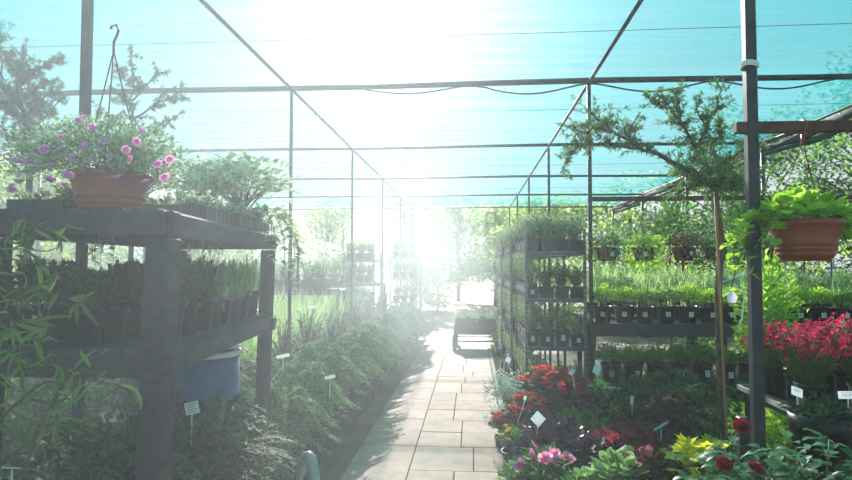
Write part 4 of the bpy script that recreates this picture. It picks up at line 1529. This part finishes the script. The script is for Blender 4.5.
def put(k, px, pyc, Y, zc, label, sc=1.0, lift=0.0):
    """stand a plant of kind k at depth Y in the direction px of the bed"""
    p = P(px, pyc, Y)
    K[k].place((p.x, Y, lift), label, sc=sc)


crate_z = .16
def crate(loc_, w, l, h, label, rz=0, solid=False):
    root = empty('plastic_crate', loc_, rz); tag(root, label, 'crate')
    m = MB()
    m.box((0, 0, .006), (w, l, .012))
    for z in (.012 + h * .2, h * .55, h - .014):
        for s_ in (-1, 1):
            m.box((s_ * w / 2, 0, z), (.008, l, .022)); m.box((0, s_ * l / 2, z), (w, .008, .022))
    for k in range(int(w / .07) + 1):
        for s_ in (-1, 1):
            m.box((-w / 2 + k * w / int(w / .07), s_ * l / 2, h / 2), (.012, .01, h))
    for k in range(int(l / .07) + 1):
        for s_ in (-1, 1):
            m.box((s_ * w / 2, -l / 2 + k * l / int(l / .07), h / 2), (.01, .012, h))
    if solid:
        for s_ in (-1, 1):
            m.box((s_ * (w / 2 - .006), 0, h / 2), (.004, l - .02, h * .96)); m.box((0, s_ * (l / 2 - .006), h / 2), (w - .02, .004, h * .96))
    m.build('basket', M['black'], root, smooth=False)
    return root


# front row upon crates
crate((.58, 3.3, 0), .40, .6, .24, 'black slatted crate at the path edge under the pink petunias')
crate((1.02, 3.3, 0), .40, .6, .24, 'black slatted crate at the bottom under the light green leaves')
put('petunia', 541, 470, 3.15, .4, 'pink petunia plant at the bottom beside the path', 1.0, .30)
put('cream', 522, 455, 3.32, .3, 'small light green plant beside the pink petunia at the path', .7, .25)
put('cream', 590, 470, 3.2, .3, 'light green round leaved plant at the bottom, right of the petunia', .8, .22)
put('cream', 622, 474, 3.25, .3, 'light green round leaved plant at the bottom below the forked label', 1.0, .22)
put('bronzepink', 655, 472, 3.25, .3, 'bronze begonia at the bottom beside the yellow coleus', .95, .25)
put('heu', 536, 445, 3.75, .4, 'purple black heuchera nearest the path behind the petunia', .95, .14)
put('heu', 566, 446, 3.65, .4, 'largest purple black heuchera in the middle of the bed', 1.15, .15)
put('heu', 553, 440, 4.1, .4, 'purple black heuchera behind the largest one', 1, .16)
put('heu', 596, 450, 3.55, .4, 'purple black heuchera next to the burgundy begonias', .9, .12)
put('burg', 612, 450, 3.75, .4, 'burgundy begonia left one of the dark red clump', 1, .2)
put('burg', 640, 450, 3.7, .4, 'burgundy begonia middle one of the dark red clump', 1.1, .18)
put('burg', 632, 440, 4.1, .4, 'burgundy begonia behind the dark red clump', 1.05, .16)
put('burg', 660, 455, 3.6, .4, 'burgundy begonia right one beside the yellow coleus', .95, .16)
put('bronzepink', 672, 440, 4.0, .4, 'bronze begonia with rose pink blooms below the wide white label', 1.0, .33)
put('yellow', 699, 455, 3.2, .4, 'bright yellow green coleus left of the roses', 1.05, .27)
put('yellow', 668, 452, 3.95, .4, 'yellow green coleus behind the burgundy begonias', .7, .2)
for q, (px, Y, h_, lb) in enumerate(((640, 3.9, .14, 'under the burgundy clump'), (566, 3.9, .12, 'under the purple heucheras'), (697, 3.4, .2, 'under the yellow coleus'))):
    pass
for (k, px, Y, lb, sc, lift) in (
    ('green', 600, 4.35, 'leafy green plant in the middle of the bed below the round dark shrub', .9, .1),
    ('green', 626, 4.3, 'leafy green plant just behind the burgundy begonias', .85, .1),
    ('green', 575, 4.5, 'leafy green plant between heucheras and red begonias', 1.0, .1),
    ('green', 545, 4.55, 'leafy green plant behind the label near the path', .9, .08),
    ('marigold', 516, 4.3, 'yellow flowered marigold at the path edge', 1.1, .1),
    ('marigold', 522, 4.05, 'small marigold plant just below the other marigold', .9, .08),
    ('box', 612, 4.75, 'round dark green shrub below the white label', 1.15, .15),
    ('box', 634, 4.6, 'smaller dark green shrub beside the round one', .85, .1),
    ('tall', 597, 4.95, 'upright lime green plant behind the round dark shrub', 1.3, .1),
    ('redbeg', 508, 4.75, 'red begonia lowest at the path edge', .75, .14),
    ('redbeg', 548, 5.0, 'red begonia with the tallest scarlet blooms below the trolley', 1.21, 0.26),
    ('redbeg', 568, 4.85, 'red begonia between the two tall plant labels', 1.10, 0.24),
    ('redbeg', 532, 4.75, 'red begonia beside the leaning grey label', 1.04, 0.16),
    ('redbeg', 583, 5.25, 'small red begonia next to the lime green plant', .8, .25),
    ('silver', 508, 5.75, 'silvery white flowered bush at the corner of the trolley', 1.15, 0),
    ('silver', 530, 5.55, 'silvery bush in front of the trolley', .95, .02),
    ('silver', 503, 5.2, 'low silvery bush spilling over the kerb', .8, 0),
    ('box', 556, 5.45, 'dark green shrub standing between silvery bush and trolley front', 1.0, 0),
    ('box', 578, 5.6, 'dark green shrub below the trolley corner post', 1.0, 0),
):
    p = P(px, 400, Y)
    K[k].place((p.x, Y, lift), lb, sc=sc)
# low slatted pallet and crates that lift the bed
for i, (x0, x1, y0, y1, h_, lb) in enumerate(((.42, 1.28, 3.62, 4.22, .105, 'low black staging under the heucheras and burgundy begonias'), (.45, 1.4, 4.3, 5.12, .09, 'low black staging under the red begonias'))):
    root = empty('staging', ((x0 + x1) / 2, (y0 + y1) / 2, 0)); tag(root, lb, 'staging')
    m = MB()
    n_ = int((y1 - y0) / .1)
    for k in range(n_):
        m.box((0, y0 - (y0 + y1) / 2 + .05 + k * (y1 - y0 - .05) / n_, h_ - .01), (x1 - x0, .07, .02))
    m.build('slats', M['black2'], root, smooth=False)
    for x in (x0 + .04, x1 - .04):
        for y in (y0 + .05, y1 - .05):
            m = MB(); m.box((x - (x0 + x1) / 2, y - (y0 + y1) / 2, h_ / 2 - .01), (.06, .06, h_ - .02)); m.build('foot', M['black2'], root, smooth=False)
# feathery green mass in the middle
i = 0
for (px, Y, sc) in ((660, 4.9, 1.2), (690, 4.8, 1.25), (645, 5.3, 1.2), (672, 5.3, 1.3), (700, 5.25, 1.2), (730, 5.0, 1.2), (722, 4.5, 1.1), (755, 4.7, 1.1), (690, 4.4, 1.0), (660, 4.45, .9), (762, 5.3, 1.2), (640, 5.0, .8)):
    p = P(px, 400, Y)
    K['fern'].place((p.x, Y, 0), 'feathery green plant %s counted rightward from the round dark shrub, by the cane' % ORD[i], sc=sc, group='feathery plants around the foot of the trained pine')
    i += 1
for (px, Y, sc, lb) in ((775, 3.8, 1.3, 'just right of the thick post'), (800, 3.9, 1.3, 'under the crimson flowers'), (840, 3.9, 1.4, 'under the right end of the crimson flowers'), (765, 3.3, .9, 'low between stake and black planter')):
    p = P(px, 430, Y)
    (kye if sc > 1 else K['yellow']).place((p.x, Y, 0), 'sunlit yellow green plant ' + lb, sc=sc * .95)
for (px, Y, sc, lb) in ((700, 3.75, 1.15, 'behind the yellow coleus'), (730, 3.3, 1.2, 'between the coleus and the thick post'), (690, 4.1, 1.0, 'behind the pink begonias'), (760, 2.75, 1.3, 'behind the roses beside the post')):
    p = P(px, 430, Y)
    kdark.place((p.x, Y, 0), 'dark leafy potted shrub ' + lb, sc=sc * .8)

# plant labels of the bed
PL = [((538, 419, 3.9), .07, 'square white label standing above the purple heucheras near the path', .22, 0, -.3, .07, 0, .785, -.02),
      ((572, 372, 4.7), .05, 'thin grey label leaning over the red begonias', .28, 0, .2, .03, 0, .6, .06),
      ((597, 369, 4.9), .08, 'bright white label standing over the lime green plant', .2, .3, -.2, .06, 0, .5, .02),
      ((611, 388, 4.75), .05, 'wide white label lying on the round dark shrub', .05, .2, 1.0, .13, 0, .1, 0),
      ((632, 400, 4.5), .06, 'small oval white label at the side of the round dark shrub', .1, .9, 0, .05, 0, .2, 0),
      ((661, 426, 3.75), .045, 'wide white label above the rose pink begonias', .1, .25, .9, .1, 0, -.45, 0),
      ((619, 452, 3.4), .04, 'forked grey label over the light green leaves at the bottom', .13, .2, .5, .1, 0, -.5, 0),
      ((508, 360, 5.5), .045, 'small white label in the silvery bush', .08, .2, -.3, .045, 0, .6, 0),
      ((525, 398, 4.4), .03, 'grey label leaning beside the marigold', .18, .2, -.1, .02, 0, .2, -.06),
      ((551, 425, 3.9), .035, 'pale blue grey label tip beside the square white label', .08, 0, -.2, .03, 0, 0, 0)]
for (a, sz, lb, stk, rz, tl_, w_, ln_, rl, lean) in PL[:9]:
    plant_label(P(*a), sz, lb, stk, rz, tl_, w_, lean, ln_, rl)

# terracotta hanger stand among pots
root = empty('hanging_basket', tuple(P(612, 400, 5.35).xy) + (.03,)); tag(root, 'empty terracotta bowl with its hanger standing before the lower bench deck', 'hanging basket')
bowl(root, .1, .12, M['terra_d'], 2, 20); hanger(root, .095, .12, .66, M['terra_d'], 3, True, .004)
tag(root, None)

#@@LEFTROW
# ------------------------------------------------------------------ conifers and pots along the mist side of the path
kspr = Kind(frondy(L['conifer2'], .36, .60, 110, 110, .055, .013, 'potted_spruce', .13, .18, T_SMALL, arch=.95), 'spruce')
kthin = Kind(frondy(L['conifer'], .2, .85, 70, 80, .04, .007, 'potted_cypress', .12, .2, T_NEEDLE, arch=.1), 'cypress')
gs = empty('potted_grass'); pot_round(gs, .11, .18, M['black'])
grass_foliage(.16, .17, .85, 420, .010, .32).build('blades', L['grassy'], gs)
st, lf = herb_foliage(.16, .13, .6, 30, 26, .04, .01, .2, T_SMALL); lf.build('foliage', L['conifer2'], gs)
kgs = Kind(gs, 'grass')
nr = 0
for r_, (x0, dx) in enumerate(((-1.24, 0), (-1.68, .05), (-2.2, 0), (-2.75, .1), (-3.3, 0))):
    for i in range(13):
        y = 3.95 + i * .62 + (r_ % 2) * .3
        if r_ >= 2 and y < 4.8:
            continue
        if abs(x0 + 1.7) < .3 and abs(y - 5.7) < .16:
            continue
        if r_ == 0:
            k, sc, nm = (kspr, 1.25, 'bright green spreading spruce') if i < 4 else (kspr, 1.25, 'hazy spreading spruce')
        elif r_ == 1:
            k, sc, nm = ((kspr, 1.3, 'green spreading spruce') if i < 2 else (kthin, 1.05, 'slim upright cypress'))
        elif r_ == 2:
            k, sc, nm = (kgs, 1.15, 'pale tall grass pot')
        else:
            k, sc, nm = (kthin, 1.2, 'slim upright cypress') if i % 2 else (kgs, 1.25, 'pale tall grass pot')
        k.place((x0 + rnd(-.05, .05), y, 0), '%s, %s along the %s row left of the path' % (nm, ORD[i], ORD[r_]), sc=sc * rnd(.9, 1.1),
                group='conifers and grasses lined up on the mist side of the path')
for (a, w_, lb) in (((283, 356, 4.2), .09, 'white label lying on the nearest spruces beside the rack leg'), ((330, 377, 4.1), .07, 'white label tilted on the spruces above the path edge'),
                    ((253, 413, 3.5), .05, 'small white label low beside the far rack leg'), ((313, 307, 6.5), .08, 'white label in the upright conifers by the slim post')):
    plant_label(P(*a), .035, lb, .14, .2, .8, w_, 0, 0, -.2)
# low leafy plants below the spruces beside the rack foot
klow = Kind(bushy(L['mid'], .16, .26, 380, .04, .03, name='potted_plant', pr=.08, ph=.13, stem='stemr'), 'plant')
klow.place((-1.1, 3.8, 0), 'low green leaved plant between the rack foot and the watering can')
klow.place((-1.22, 3.6, 0), 'low green leaved plant under the first spruce beside the rack leg', sc=.9)


# long benches with pots further along the mist side
def bench(x0, x1, y, z, d_, label, nrow, kinds, glabel, step=.25, z2=None):
    root = empty('plant_bench', ((x0 + x1) / 2, y, 0)); tag(root, label, 'bench')
    w = x1 - x0
    for zz in ([z] if z2 is None else [z, z2]):
        m = MB(); m.box((0, 0, zz - .015), (w, d_, .03)); m.box((0, -d_ / 2, zz - .03), (w, .03, .1)); m.build('deck', M['steel'], root, smooth=False)
    for x in (-w / 2 + .04, 0, w / 2 - .04):
        for yy in (-d_ / 2 + .05, d_ / 2 - .05):
            m = MB(); m.box((x, yy, z / 2 - .02), (.045, .045, z - .04)); m.build('leg', M['steel'], root, smooth=False)
    for zz, nm_ in ([(z, 'top')] if z2 is None else [(z, 'upper'), (z2, 'lower')]):
        n_ = int(w / step)
        for r_ in range(nrow):
            for i in range(n_):
                k = kinds[(i + r_) % len(kinds)]
                k.place((x0 + .13 + i * step, y - d_ / 2 + .14 + r_ * .25, zz + .001), '%s, %s deck, %s row, %s from outside' % (glabel, nm_, ORD[r_], ORD[i]), sc=rnd(.9, 1.1),
                        group=glabel + 's')


kb1 = Kind(wispy(L['mid'], .26, .16, .16, 16, 16, False, .05, .02), 'potted plant')
kb2 = Kind(wispy(L['olive'], .34, .16, .16, 18, 16, False, .05, .014), 'potted plant')
bench(-4.6, -2.35, 6.6, 1.02, .6, 'long plant bench standing on the mist side behind the grasses', 2, [kb1, kb2], 'black pot on the near misty bench', z2=.5)
bench(-6.2, -2.0, 9.6, 1.15, .6, 'second long plant bench in the mist behind the first', 2, [kb2, kb1], 'black pot on the second misty bench')
bench(-5.4, -1.75, 12.4, 1.2, .6, 'third long plant bench deep in the mist', 1, [kb1, kb2], 'black pot on the third misty bench', z2=.62)
trolley(-2.35, 11.2, .575, .9, 1.75, (.2, .75, 1.2, 1.62), 'tall plant trolley lost in the mist on the rack side of the path')
trolley(-1.75, 13.2, .575, 1.2, 1.85, (.2, .75, 1.25, 1.7), 'tall plant trolley deep in the mist near the path')
for j, (tx, ty, zs) in enumerate(((-2.35, 11.2, (.75, 1.2, 1.62)), (-1.75, 13.2, (.75, 1.25, 1.7)))):
    for di, z in enumerate(zs):
        for c in range(3):
            for r_ in range(2):
                kb1.place((tx + .12 + c * .17, ty + .12 + r_ * .2, z + .001), 'dark pot on the %s misty trolley, %s deck up, %s row, %s from outside' % (('nearer', 'farther')[j], ORD[di], ORD[r_], ORD[c]),
                          rz=0, sc=.85, group='dark pots on the misty trolleys')

# cart on the path
p = P(476, 345, 11.2)
root = empty('garden_cart', (p.x + .02, 11.5, 0), .0); tag(root, 'low cart with black crates parked on the path in the distance', 'cart')
m = MB(); m.box((0, 0, .30), (.85, .6, .03)); m.box((0, -.3, .36), (.85, .02, .12)); m.box((0, .3, .36), (.85, .02, .12)); m.build('bed', M['black2'], root, smooth=False)
for sx in (-1, 1):
    for sy in (-1, 1):
        m = MB(); x, y = sx * .40, sy * .37
        a = np.linspace(0, 2 * PI, 25)
        m.tube([(x, y + .115 * math.cos(t), .155 + .115 * math.sin(t)) for t in a], .04, 8, cap=False)
        m.tube([(x - .03, y, .155), (x + .03, y, .155)], .09, 12)
        w_ = m.build('wheel', M['rubber'], root)
        m = MB(); m.box((x, y, .155), (.09, .02, .15)); m.box((x, y, .155), (.09, .15, .02)); m.build('spokes', M['steel_grey'], w_, smooth=False)
for sy in (-1, 1):
    m = MB(); m.box((0, sy * .37, .18), (.8, .03, .03)); m.build('axle', M['steel_grey'], root, smooth=False)
m = MB(); m.tube([(.42, -.2, .32), (.62, -.2, .75), (.66, 0, .82), (.62, .2, .75), (.42, .2, .32)], .014, 8); m.build('handle', M['steel_grey'], root)
for i in range(2):
    c = crate((root.location.x - .2 + i * .41, 11.48, .316), .38, .5, .26, 'black crate on the path cart, %s' % ('on the mist side' if i == 0 else 'on the trolley side'), solid=True)
for i in range(6):
    kb2.place((root.location.x - .3 + (i % 3) * .27, 11.38 + (i // 3) * .22, .335), 'pale wispy plant in the cart, %s row, %s from the mist side' % (ORD[i // 3], ORD[i % 3]), sc=.75, group='plants carried in the cart')
# low hedge strip of young plants between cart and trolleys
for i in range(9):
    K['green'].place((.50 + (i % 2) * .25, 10.6 + i * .32, 0), 'low green plant edging the path past the trolleys, %s one' % ORD[i], sc=1.1, group='low plants edging the path past the trolleys')

#@@TREES
# ------------------------------------------------------------------ trees and bushes outside
def tree(loc_, h, rx, leaf, label, name='tree', n=5200, ln=.16, trunk_h=None, clusters=22, bark='bark', wd=.7, lowest=.25):
    root = empty(name, loc_); tag(root, label, 'tree' if 'tree' in name else 'bush', 'trees and bushes beyond the nursery')
    th = h * .55
    m = MB()
    m.tube([(0, 0, 0), (.05, 0, th * .5), (-.04, .05, th), (0, 0, h * .85)], [h * .022, h * .018, h * .014, h * .004], 8)
    lf = MB()
    for k in range(clusters):
        u = rnd(lowest, 1)
        rr = rx * math.sqrt(max(0.05, 1 - ((u - .55) / .55) ** 2)) * rnd(.25, .8)
        a = rnd(0, 2 * PI)
        c = np.array([rr * math.cos(a), rr * math.sin(a), h * u * .93])
        m.tube(curve_pts((0, 0, max(.2, h * u * .6)), c, (c[0] * .4, c[1] * .4, c[2] * .85), 5), np.linspace(h * .006, .008, 5), 5, cap=False)
        q = n // clusters
        R = rx * rnd(.22, .42)
        d = sphere_dirs(q, -.8)
        pos = c + d * (R * rnd(.4, 1, q) ** .6)[:, None] * np.array([1, 1, .75])
        lf.leaves(T_SMALL, pos, d + rng.normal(0, .6, (q, 3)) + np.array([0, 0, -.2]), rnd(.6, 1.2, q) * ln, ln * wd)
    m.build('trunk', M[bark], root)
    lf.build('foliage', leaf, root)
    return root


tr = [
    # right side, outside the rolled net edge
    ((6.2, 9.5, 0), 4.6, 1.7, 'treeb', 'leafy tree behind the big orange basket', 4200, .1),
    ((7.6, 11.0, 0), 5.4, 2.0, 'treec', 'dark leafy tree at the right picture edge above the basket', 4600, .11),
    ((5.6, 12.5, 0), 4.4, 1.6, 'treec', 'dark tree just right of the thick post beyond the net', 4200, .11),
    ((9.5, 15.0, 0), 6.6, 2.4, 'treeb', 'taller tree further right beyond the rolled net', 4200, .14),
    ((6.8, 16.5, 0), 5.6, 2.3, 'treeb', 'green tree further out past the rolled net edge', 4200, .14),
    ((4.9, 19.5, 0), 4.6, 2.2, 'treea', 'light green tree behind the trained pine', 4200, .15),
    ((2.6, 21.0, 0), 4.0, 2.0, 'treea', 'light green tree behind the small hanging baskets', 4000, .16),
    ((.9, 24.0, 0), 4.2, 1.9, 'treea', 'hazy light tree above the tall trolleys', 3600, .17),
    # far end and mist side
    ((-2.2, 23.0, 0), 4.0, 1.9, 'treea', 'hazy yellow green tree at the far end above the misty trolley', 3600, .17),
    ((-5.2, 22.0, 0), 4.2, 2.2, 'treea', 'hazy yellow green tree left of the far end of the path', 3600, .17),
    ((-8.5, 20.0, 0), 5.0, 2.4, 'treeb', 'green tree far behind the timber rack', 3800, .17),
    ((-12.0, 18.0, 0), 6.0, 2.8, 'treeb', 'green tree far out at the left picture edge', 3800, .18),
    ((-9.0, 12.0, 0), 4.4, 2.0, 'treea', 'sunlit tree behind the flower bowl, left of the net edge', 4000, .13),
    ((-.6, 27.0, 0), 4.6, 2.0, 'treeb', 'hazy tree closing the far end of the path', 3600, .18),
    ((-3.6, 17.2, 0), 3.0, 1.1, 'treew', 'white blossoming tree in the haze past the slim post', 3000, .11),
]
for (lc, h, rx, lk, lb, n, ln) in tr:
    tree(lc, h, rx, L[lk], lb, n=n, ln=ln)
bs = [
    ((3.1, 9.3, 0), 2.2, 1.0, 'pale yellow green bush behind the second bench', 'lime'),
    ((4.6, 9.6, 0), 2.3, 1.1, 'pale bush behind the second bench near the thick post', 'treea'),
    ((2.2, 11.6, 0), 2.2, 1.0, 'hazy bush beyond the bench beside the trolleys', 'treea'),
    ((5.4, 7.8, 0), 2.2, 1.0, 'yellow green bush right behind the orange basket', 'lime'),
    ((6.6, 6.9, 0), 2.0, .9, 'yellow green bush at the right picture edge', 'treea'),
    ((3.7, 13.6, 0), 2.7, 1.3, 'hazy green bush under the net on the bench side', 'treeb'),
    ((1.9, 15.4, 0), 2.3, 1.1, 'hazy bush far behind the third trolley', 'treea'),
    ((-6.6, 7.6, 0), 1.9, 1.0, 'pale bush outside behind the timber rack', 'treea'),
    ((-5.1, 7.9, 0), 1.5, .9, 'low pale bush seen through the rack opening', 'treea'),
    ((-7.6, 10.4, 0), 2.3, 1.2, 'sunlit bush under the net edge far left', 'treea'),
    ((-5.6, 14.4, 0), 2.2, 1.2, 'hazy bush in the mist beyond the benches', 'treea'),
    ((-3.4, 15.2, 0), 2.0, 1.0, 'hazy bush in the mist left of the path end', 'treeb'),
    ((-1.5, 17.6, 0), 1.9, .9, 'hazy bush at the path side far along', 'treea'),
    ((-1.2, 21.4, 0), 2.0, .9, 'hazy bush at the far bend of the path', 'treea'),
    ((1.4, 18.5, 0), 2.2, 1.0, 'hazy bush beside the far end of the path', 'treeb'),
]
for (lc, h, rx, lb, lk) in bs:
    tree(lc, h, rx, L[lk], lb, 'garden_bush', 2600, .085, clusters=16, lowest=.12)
# young slim trees on the right, their pale stems in a row
kys = empty('sapling')
m = MB(); m.tube([(0, 0, 0), (.02, 0, .9), (-.01, 0, 1.8), (0, 0, 2.3)], [.016, .014, .011, .006], 7); m.build('trunk', M['bark'], kys)
st, lf = mound_foliage(1.7, .45, .9, 700, .08, .055, T_OVAL, .25, 14); lf.build('foliage', L['mid'], kys)
kys = Kind(kys, 'sapling', 'slim saplings behind the benches')
for i, (x, y) in enumerate(((3.55, 8.4), (3.95, 8.5), (4.3, 8.4), (4.75, 8.6), (2.7, 8.7), (5.1, 8.4))):
    kys.place((x, y, 0), 'slim sapling with bare pale stem behind the benches, %s one' % ORD[i], sc=rnd(.92, 1.05))
# grass verge along the kerb
lf = MB()
n = 2600
pos = np.stack([PX1 + .07 + np.abs(rng.normal(0, .035, n)), rnd(2.5, 12, n), np.full(n, -.005)], -1)
lf.leaves(T_BLADE, pos, np.array([0, 0, 1.0]) + rng.normal(0, .5, (n, 3)), rnd(.03, .07, n), .006, roll=rnd(0, PI, n))
tag(lf.build('grass', L['grass']), 'short grass and weeds growing along the kerb of the path', 'grass', kind='stuff')

#@@LIGHT
# ------------------------------------------------------------------ sun, sky, mist
SUN = (RC @ Vector((378 - 426, 240 - (-22), -F))).normalized()
sl = bpy.data.lights.new('sun', 'SUN'); sl.energy = SUN_E = 16.0; sl.angle = math.radians(1.0); sl.color = (1, .865, .83)
so = bpy.data.objects.new('sun', sl); C.objects.link(so)
so.rotation_euler = (-SUN).to_track_quat('-Z', 'Y').to_euler()
so.location = (0, 10, 12)

w = bpy.data.worlds.new('sky'); scene.world = w; w.use_nodes = True
nt = w.node_tree; nt.nodes.clear()
out = nt.nodes.new('ShaderNodeOutputWorld'); bg = nt.nodes.new('ShaderNodeBackground')
tc = nt.nodes.new('ShaderNodeTexCoord')
dt = nt.nodes.new('ShaderNodeVectorMath'); dt.operation = 'DOT_PRODUCT'; dt.inputs[1].default_value = SUN
nm_ = nt.nodes.new('ShaderNodeVectorMath'); nm_.operation = 'NORMALIZE'
link(nt, tc.outputs['Generated'], nm_.inputs[0]); link(nt, nm_.outputs[0], dt.inputs[0])


def glow(k, amp):
    cl = nt.nodes.new('ShaderNodeMath'); cl.operation = 'MAXIMUM'; cl.inputs[1].default_value = 0
    link(nt, dt.outputs['Value'], cl.inputs[0])
    pw = nt.nodes.new('ShaderNodeMath'); pw.operation = 'POWER'; pw.inputs[1].default_value = k
    link(nt, cl.outputs[0], pw.inputs[0])
    ml = nt.nodes.new('ShaderNodeMath'); ml.operation = 'MULTIPLY'; ml.inputs[1].default_value = amp
    link(nt, pw.outputs[0], ml.inputs[0])
    return ml


g1, g2 = glow(11, .75), glow(60, 1.6)
ad = nt.nodes.new('ShaderNodeMath'); ad.operation = 'ADD'; link(nt, g1.outputs[0], ad.inputs[0]); link(nt, g2.outputs[0], ad.inputs[1])
sx = nt.nodes.new('ShaderNodeSeparateXYZ'); link(nt, nm_.outputs[0], sx.inputs[0])
hr = nt.nodes.new('ShaderNodeValToRGB')
hr.color_ramp.elements[0].position = .10; hr.color_ramp.elements[0].color = (.50, .58, .60, 1)
hr.color_ramp.elements[1].position = .42; hr.color_ramp.elements[1].color = (.07, .30, .40, 1)
link(nt, sx.outputs['Z'], hr.inputs[0])
gm = nt.nodes.new('ShaderNodeMix'); gm.data_type = 'RGBA'; gm.blend_type = 'ADD'; gm.inputs[0].default_value = 1
gc = nt.nodes.new('ShaderNodeVectorMath'); gc.operation = 'SCALE'; gc.inputs[0].default_value = (1, .97, .92)
link(nt, ad.outputs[0], gc.inputs['Scale']); link(nt, hr.outputs[0], gm.inputs[6]); link(nt, gc.outputs[0], gm.inputs[7])
link(nt, gm.outputs[2], bg.inputs[0])
bg.inputs[1].default_value = 1.0; link(nt, bg.outputs[0], out.inputs[0])


def mist(name, loc_, size, dens, aniso, label, field):
    """field(nt, object coords) -> socket with the density factor 0..1"""
    m, nt, out = new_mat(name)
    v = nt.nodes.new('ShaderNodeVolumePrincipled')
    v.inputs['Color'].default_value = (.90, .97, 1, 1)
    v.inputs['Anisotropy'].default_value = aniso
    tc = nt.nodes.new('ShaderNodeTexCoord')
    f = field(nt, tc.outputs['Object'])
    mu = nt.nodes.new('ShaderNodeMath'); mu.operation = 'MULTIPLY'; mu.inputs[1].default_value = dens
    link(nt, f, mu.inputs[0]); link(nt, mu.outputs[0], v.inputs['Density'])
    link(nt, v.outputs[0], out.inputs['Volume'])
    q = MB()
    q.box((0, 0, 0), tuple(2 * x for x in size))
    o = q.build('mist', m, smooth=False)
    o.location = loc_
    tag(o, label, 'mist', kind='stuff')
    return o


def rng_node(nt, src, a, b, c, d):
    mr = nt.nodes.new('ShaderNodeMapRange'); mr.interpolation_type = 'SMOOTHSTEP'
    for i, v in enumerate((a, b, c, d)):
        mr.inputs[i + 1].default_value = v
    link(nt, src, mr.inputs[0])
    return mr.outputs[0]


def mul(nt, a, b):
    m = nt.nodes.new('ShaderNodeMath'); m.operation = 'MULTIPLY'
    link(nt, a, m.inputs[0]); link(nt, b, m.inputs[1])
    return m.outputs[0]


def field_house(nt, co):
    """thick over the rack side and the path, thinning out over the flower side and towards the far end"""
    sp = nt.nodes.new('ShaderNodeSeparateXYZ'); link(nt, co, sp.inputs[0])
    fx = rng_node(nt, sp.outputs[0], .6, 2.0, 1.0, .03)      # object x: world x + 1.2
    fy = rng_node(nt, sp.outputs[1], -5, 5, .95, .16)
    n = nt.nodes.new('ShaderNodeTexNoise'); n.inputs['Scale'].default_value = .55; n.inputs['Detail'].default_value = 3
    link(nt, co, n.inputs['Vector'])
    return mul(nt, mul(nt, fx, fy), rng_node(nt, n.outputs[0], .3, .7, .55, 1.4))


def field_plume(nt, co):
    sc = nt.nodes.new('ShaderNodeVectorMath'); sc.operation = 'MULTIPLY'; sc.inputs[1].default_value = (1 / 1.3, 1 / 3.6, 1 / 1.5)
    link(nt, co, sc.inputs[0])
    ln_ = nt.nodes.new('ShaderNodeVectorMath'); ln_.operation = 'LENGTH'; link(nt, sc.outputs[0], ln_.inputs[0])
    n = nt.nodes.new('ShaderNodeTexNoise'); n.inputs['Scale'].default_value = 1.5; n.inputs['Detail'].default_value = 4
    link(nt, co, n.inputs['Vector'])
    return mul(nt, rng_node(nt, ln_.outputs['Value'], 1.0, .2, 0, 1), rng_node(nt, n.outputs[0], .34, .66, .15, 1))


mist('thin sunlit mist', (-1.2, 8.4, 1.62), (5.0, 9.2, 1.57), .034, .42, 'thin sunlit mist hanging in the whole net house', field_house)
mist('drifting spray', (-.62, 7.9, 1.40), (1.3, 3.6, 1.39), .17, .36, 'white plume of water spray drifting at the side of the path', field_plume)

for o in list(scene.objects):
    if o.parent is None and o.get('category') and not o.get('kind'):
        o['kind'] = 'thing'
        if len(o['label'].split()) > 16:
            print('LONG', o['label'])

vs = scene.view_settings
scene.display_settings.display_device = 'sRGB'
vs.view_transform = 'Standard'; vs.look = 'None'; vs.gamma = 1; vs.exposure = 0.40
vs.use_curve_mapping = False
cy = scene.cycles
cy.use_denoising = True
cy.max_bounces = 10; cy.diffuse_bounces = 3; cy.glossy_bounces = 3; cy.transmission_bounces = 5
cy.transparent_max_bounces = 12; cy.volume_bounces = 1
cy.volume_step_rate = 1.0; cy.volume_max_steps = 128
cy.sample_clamp_indirect = 4.0
cy.use_fast_gi = False
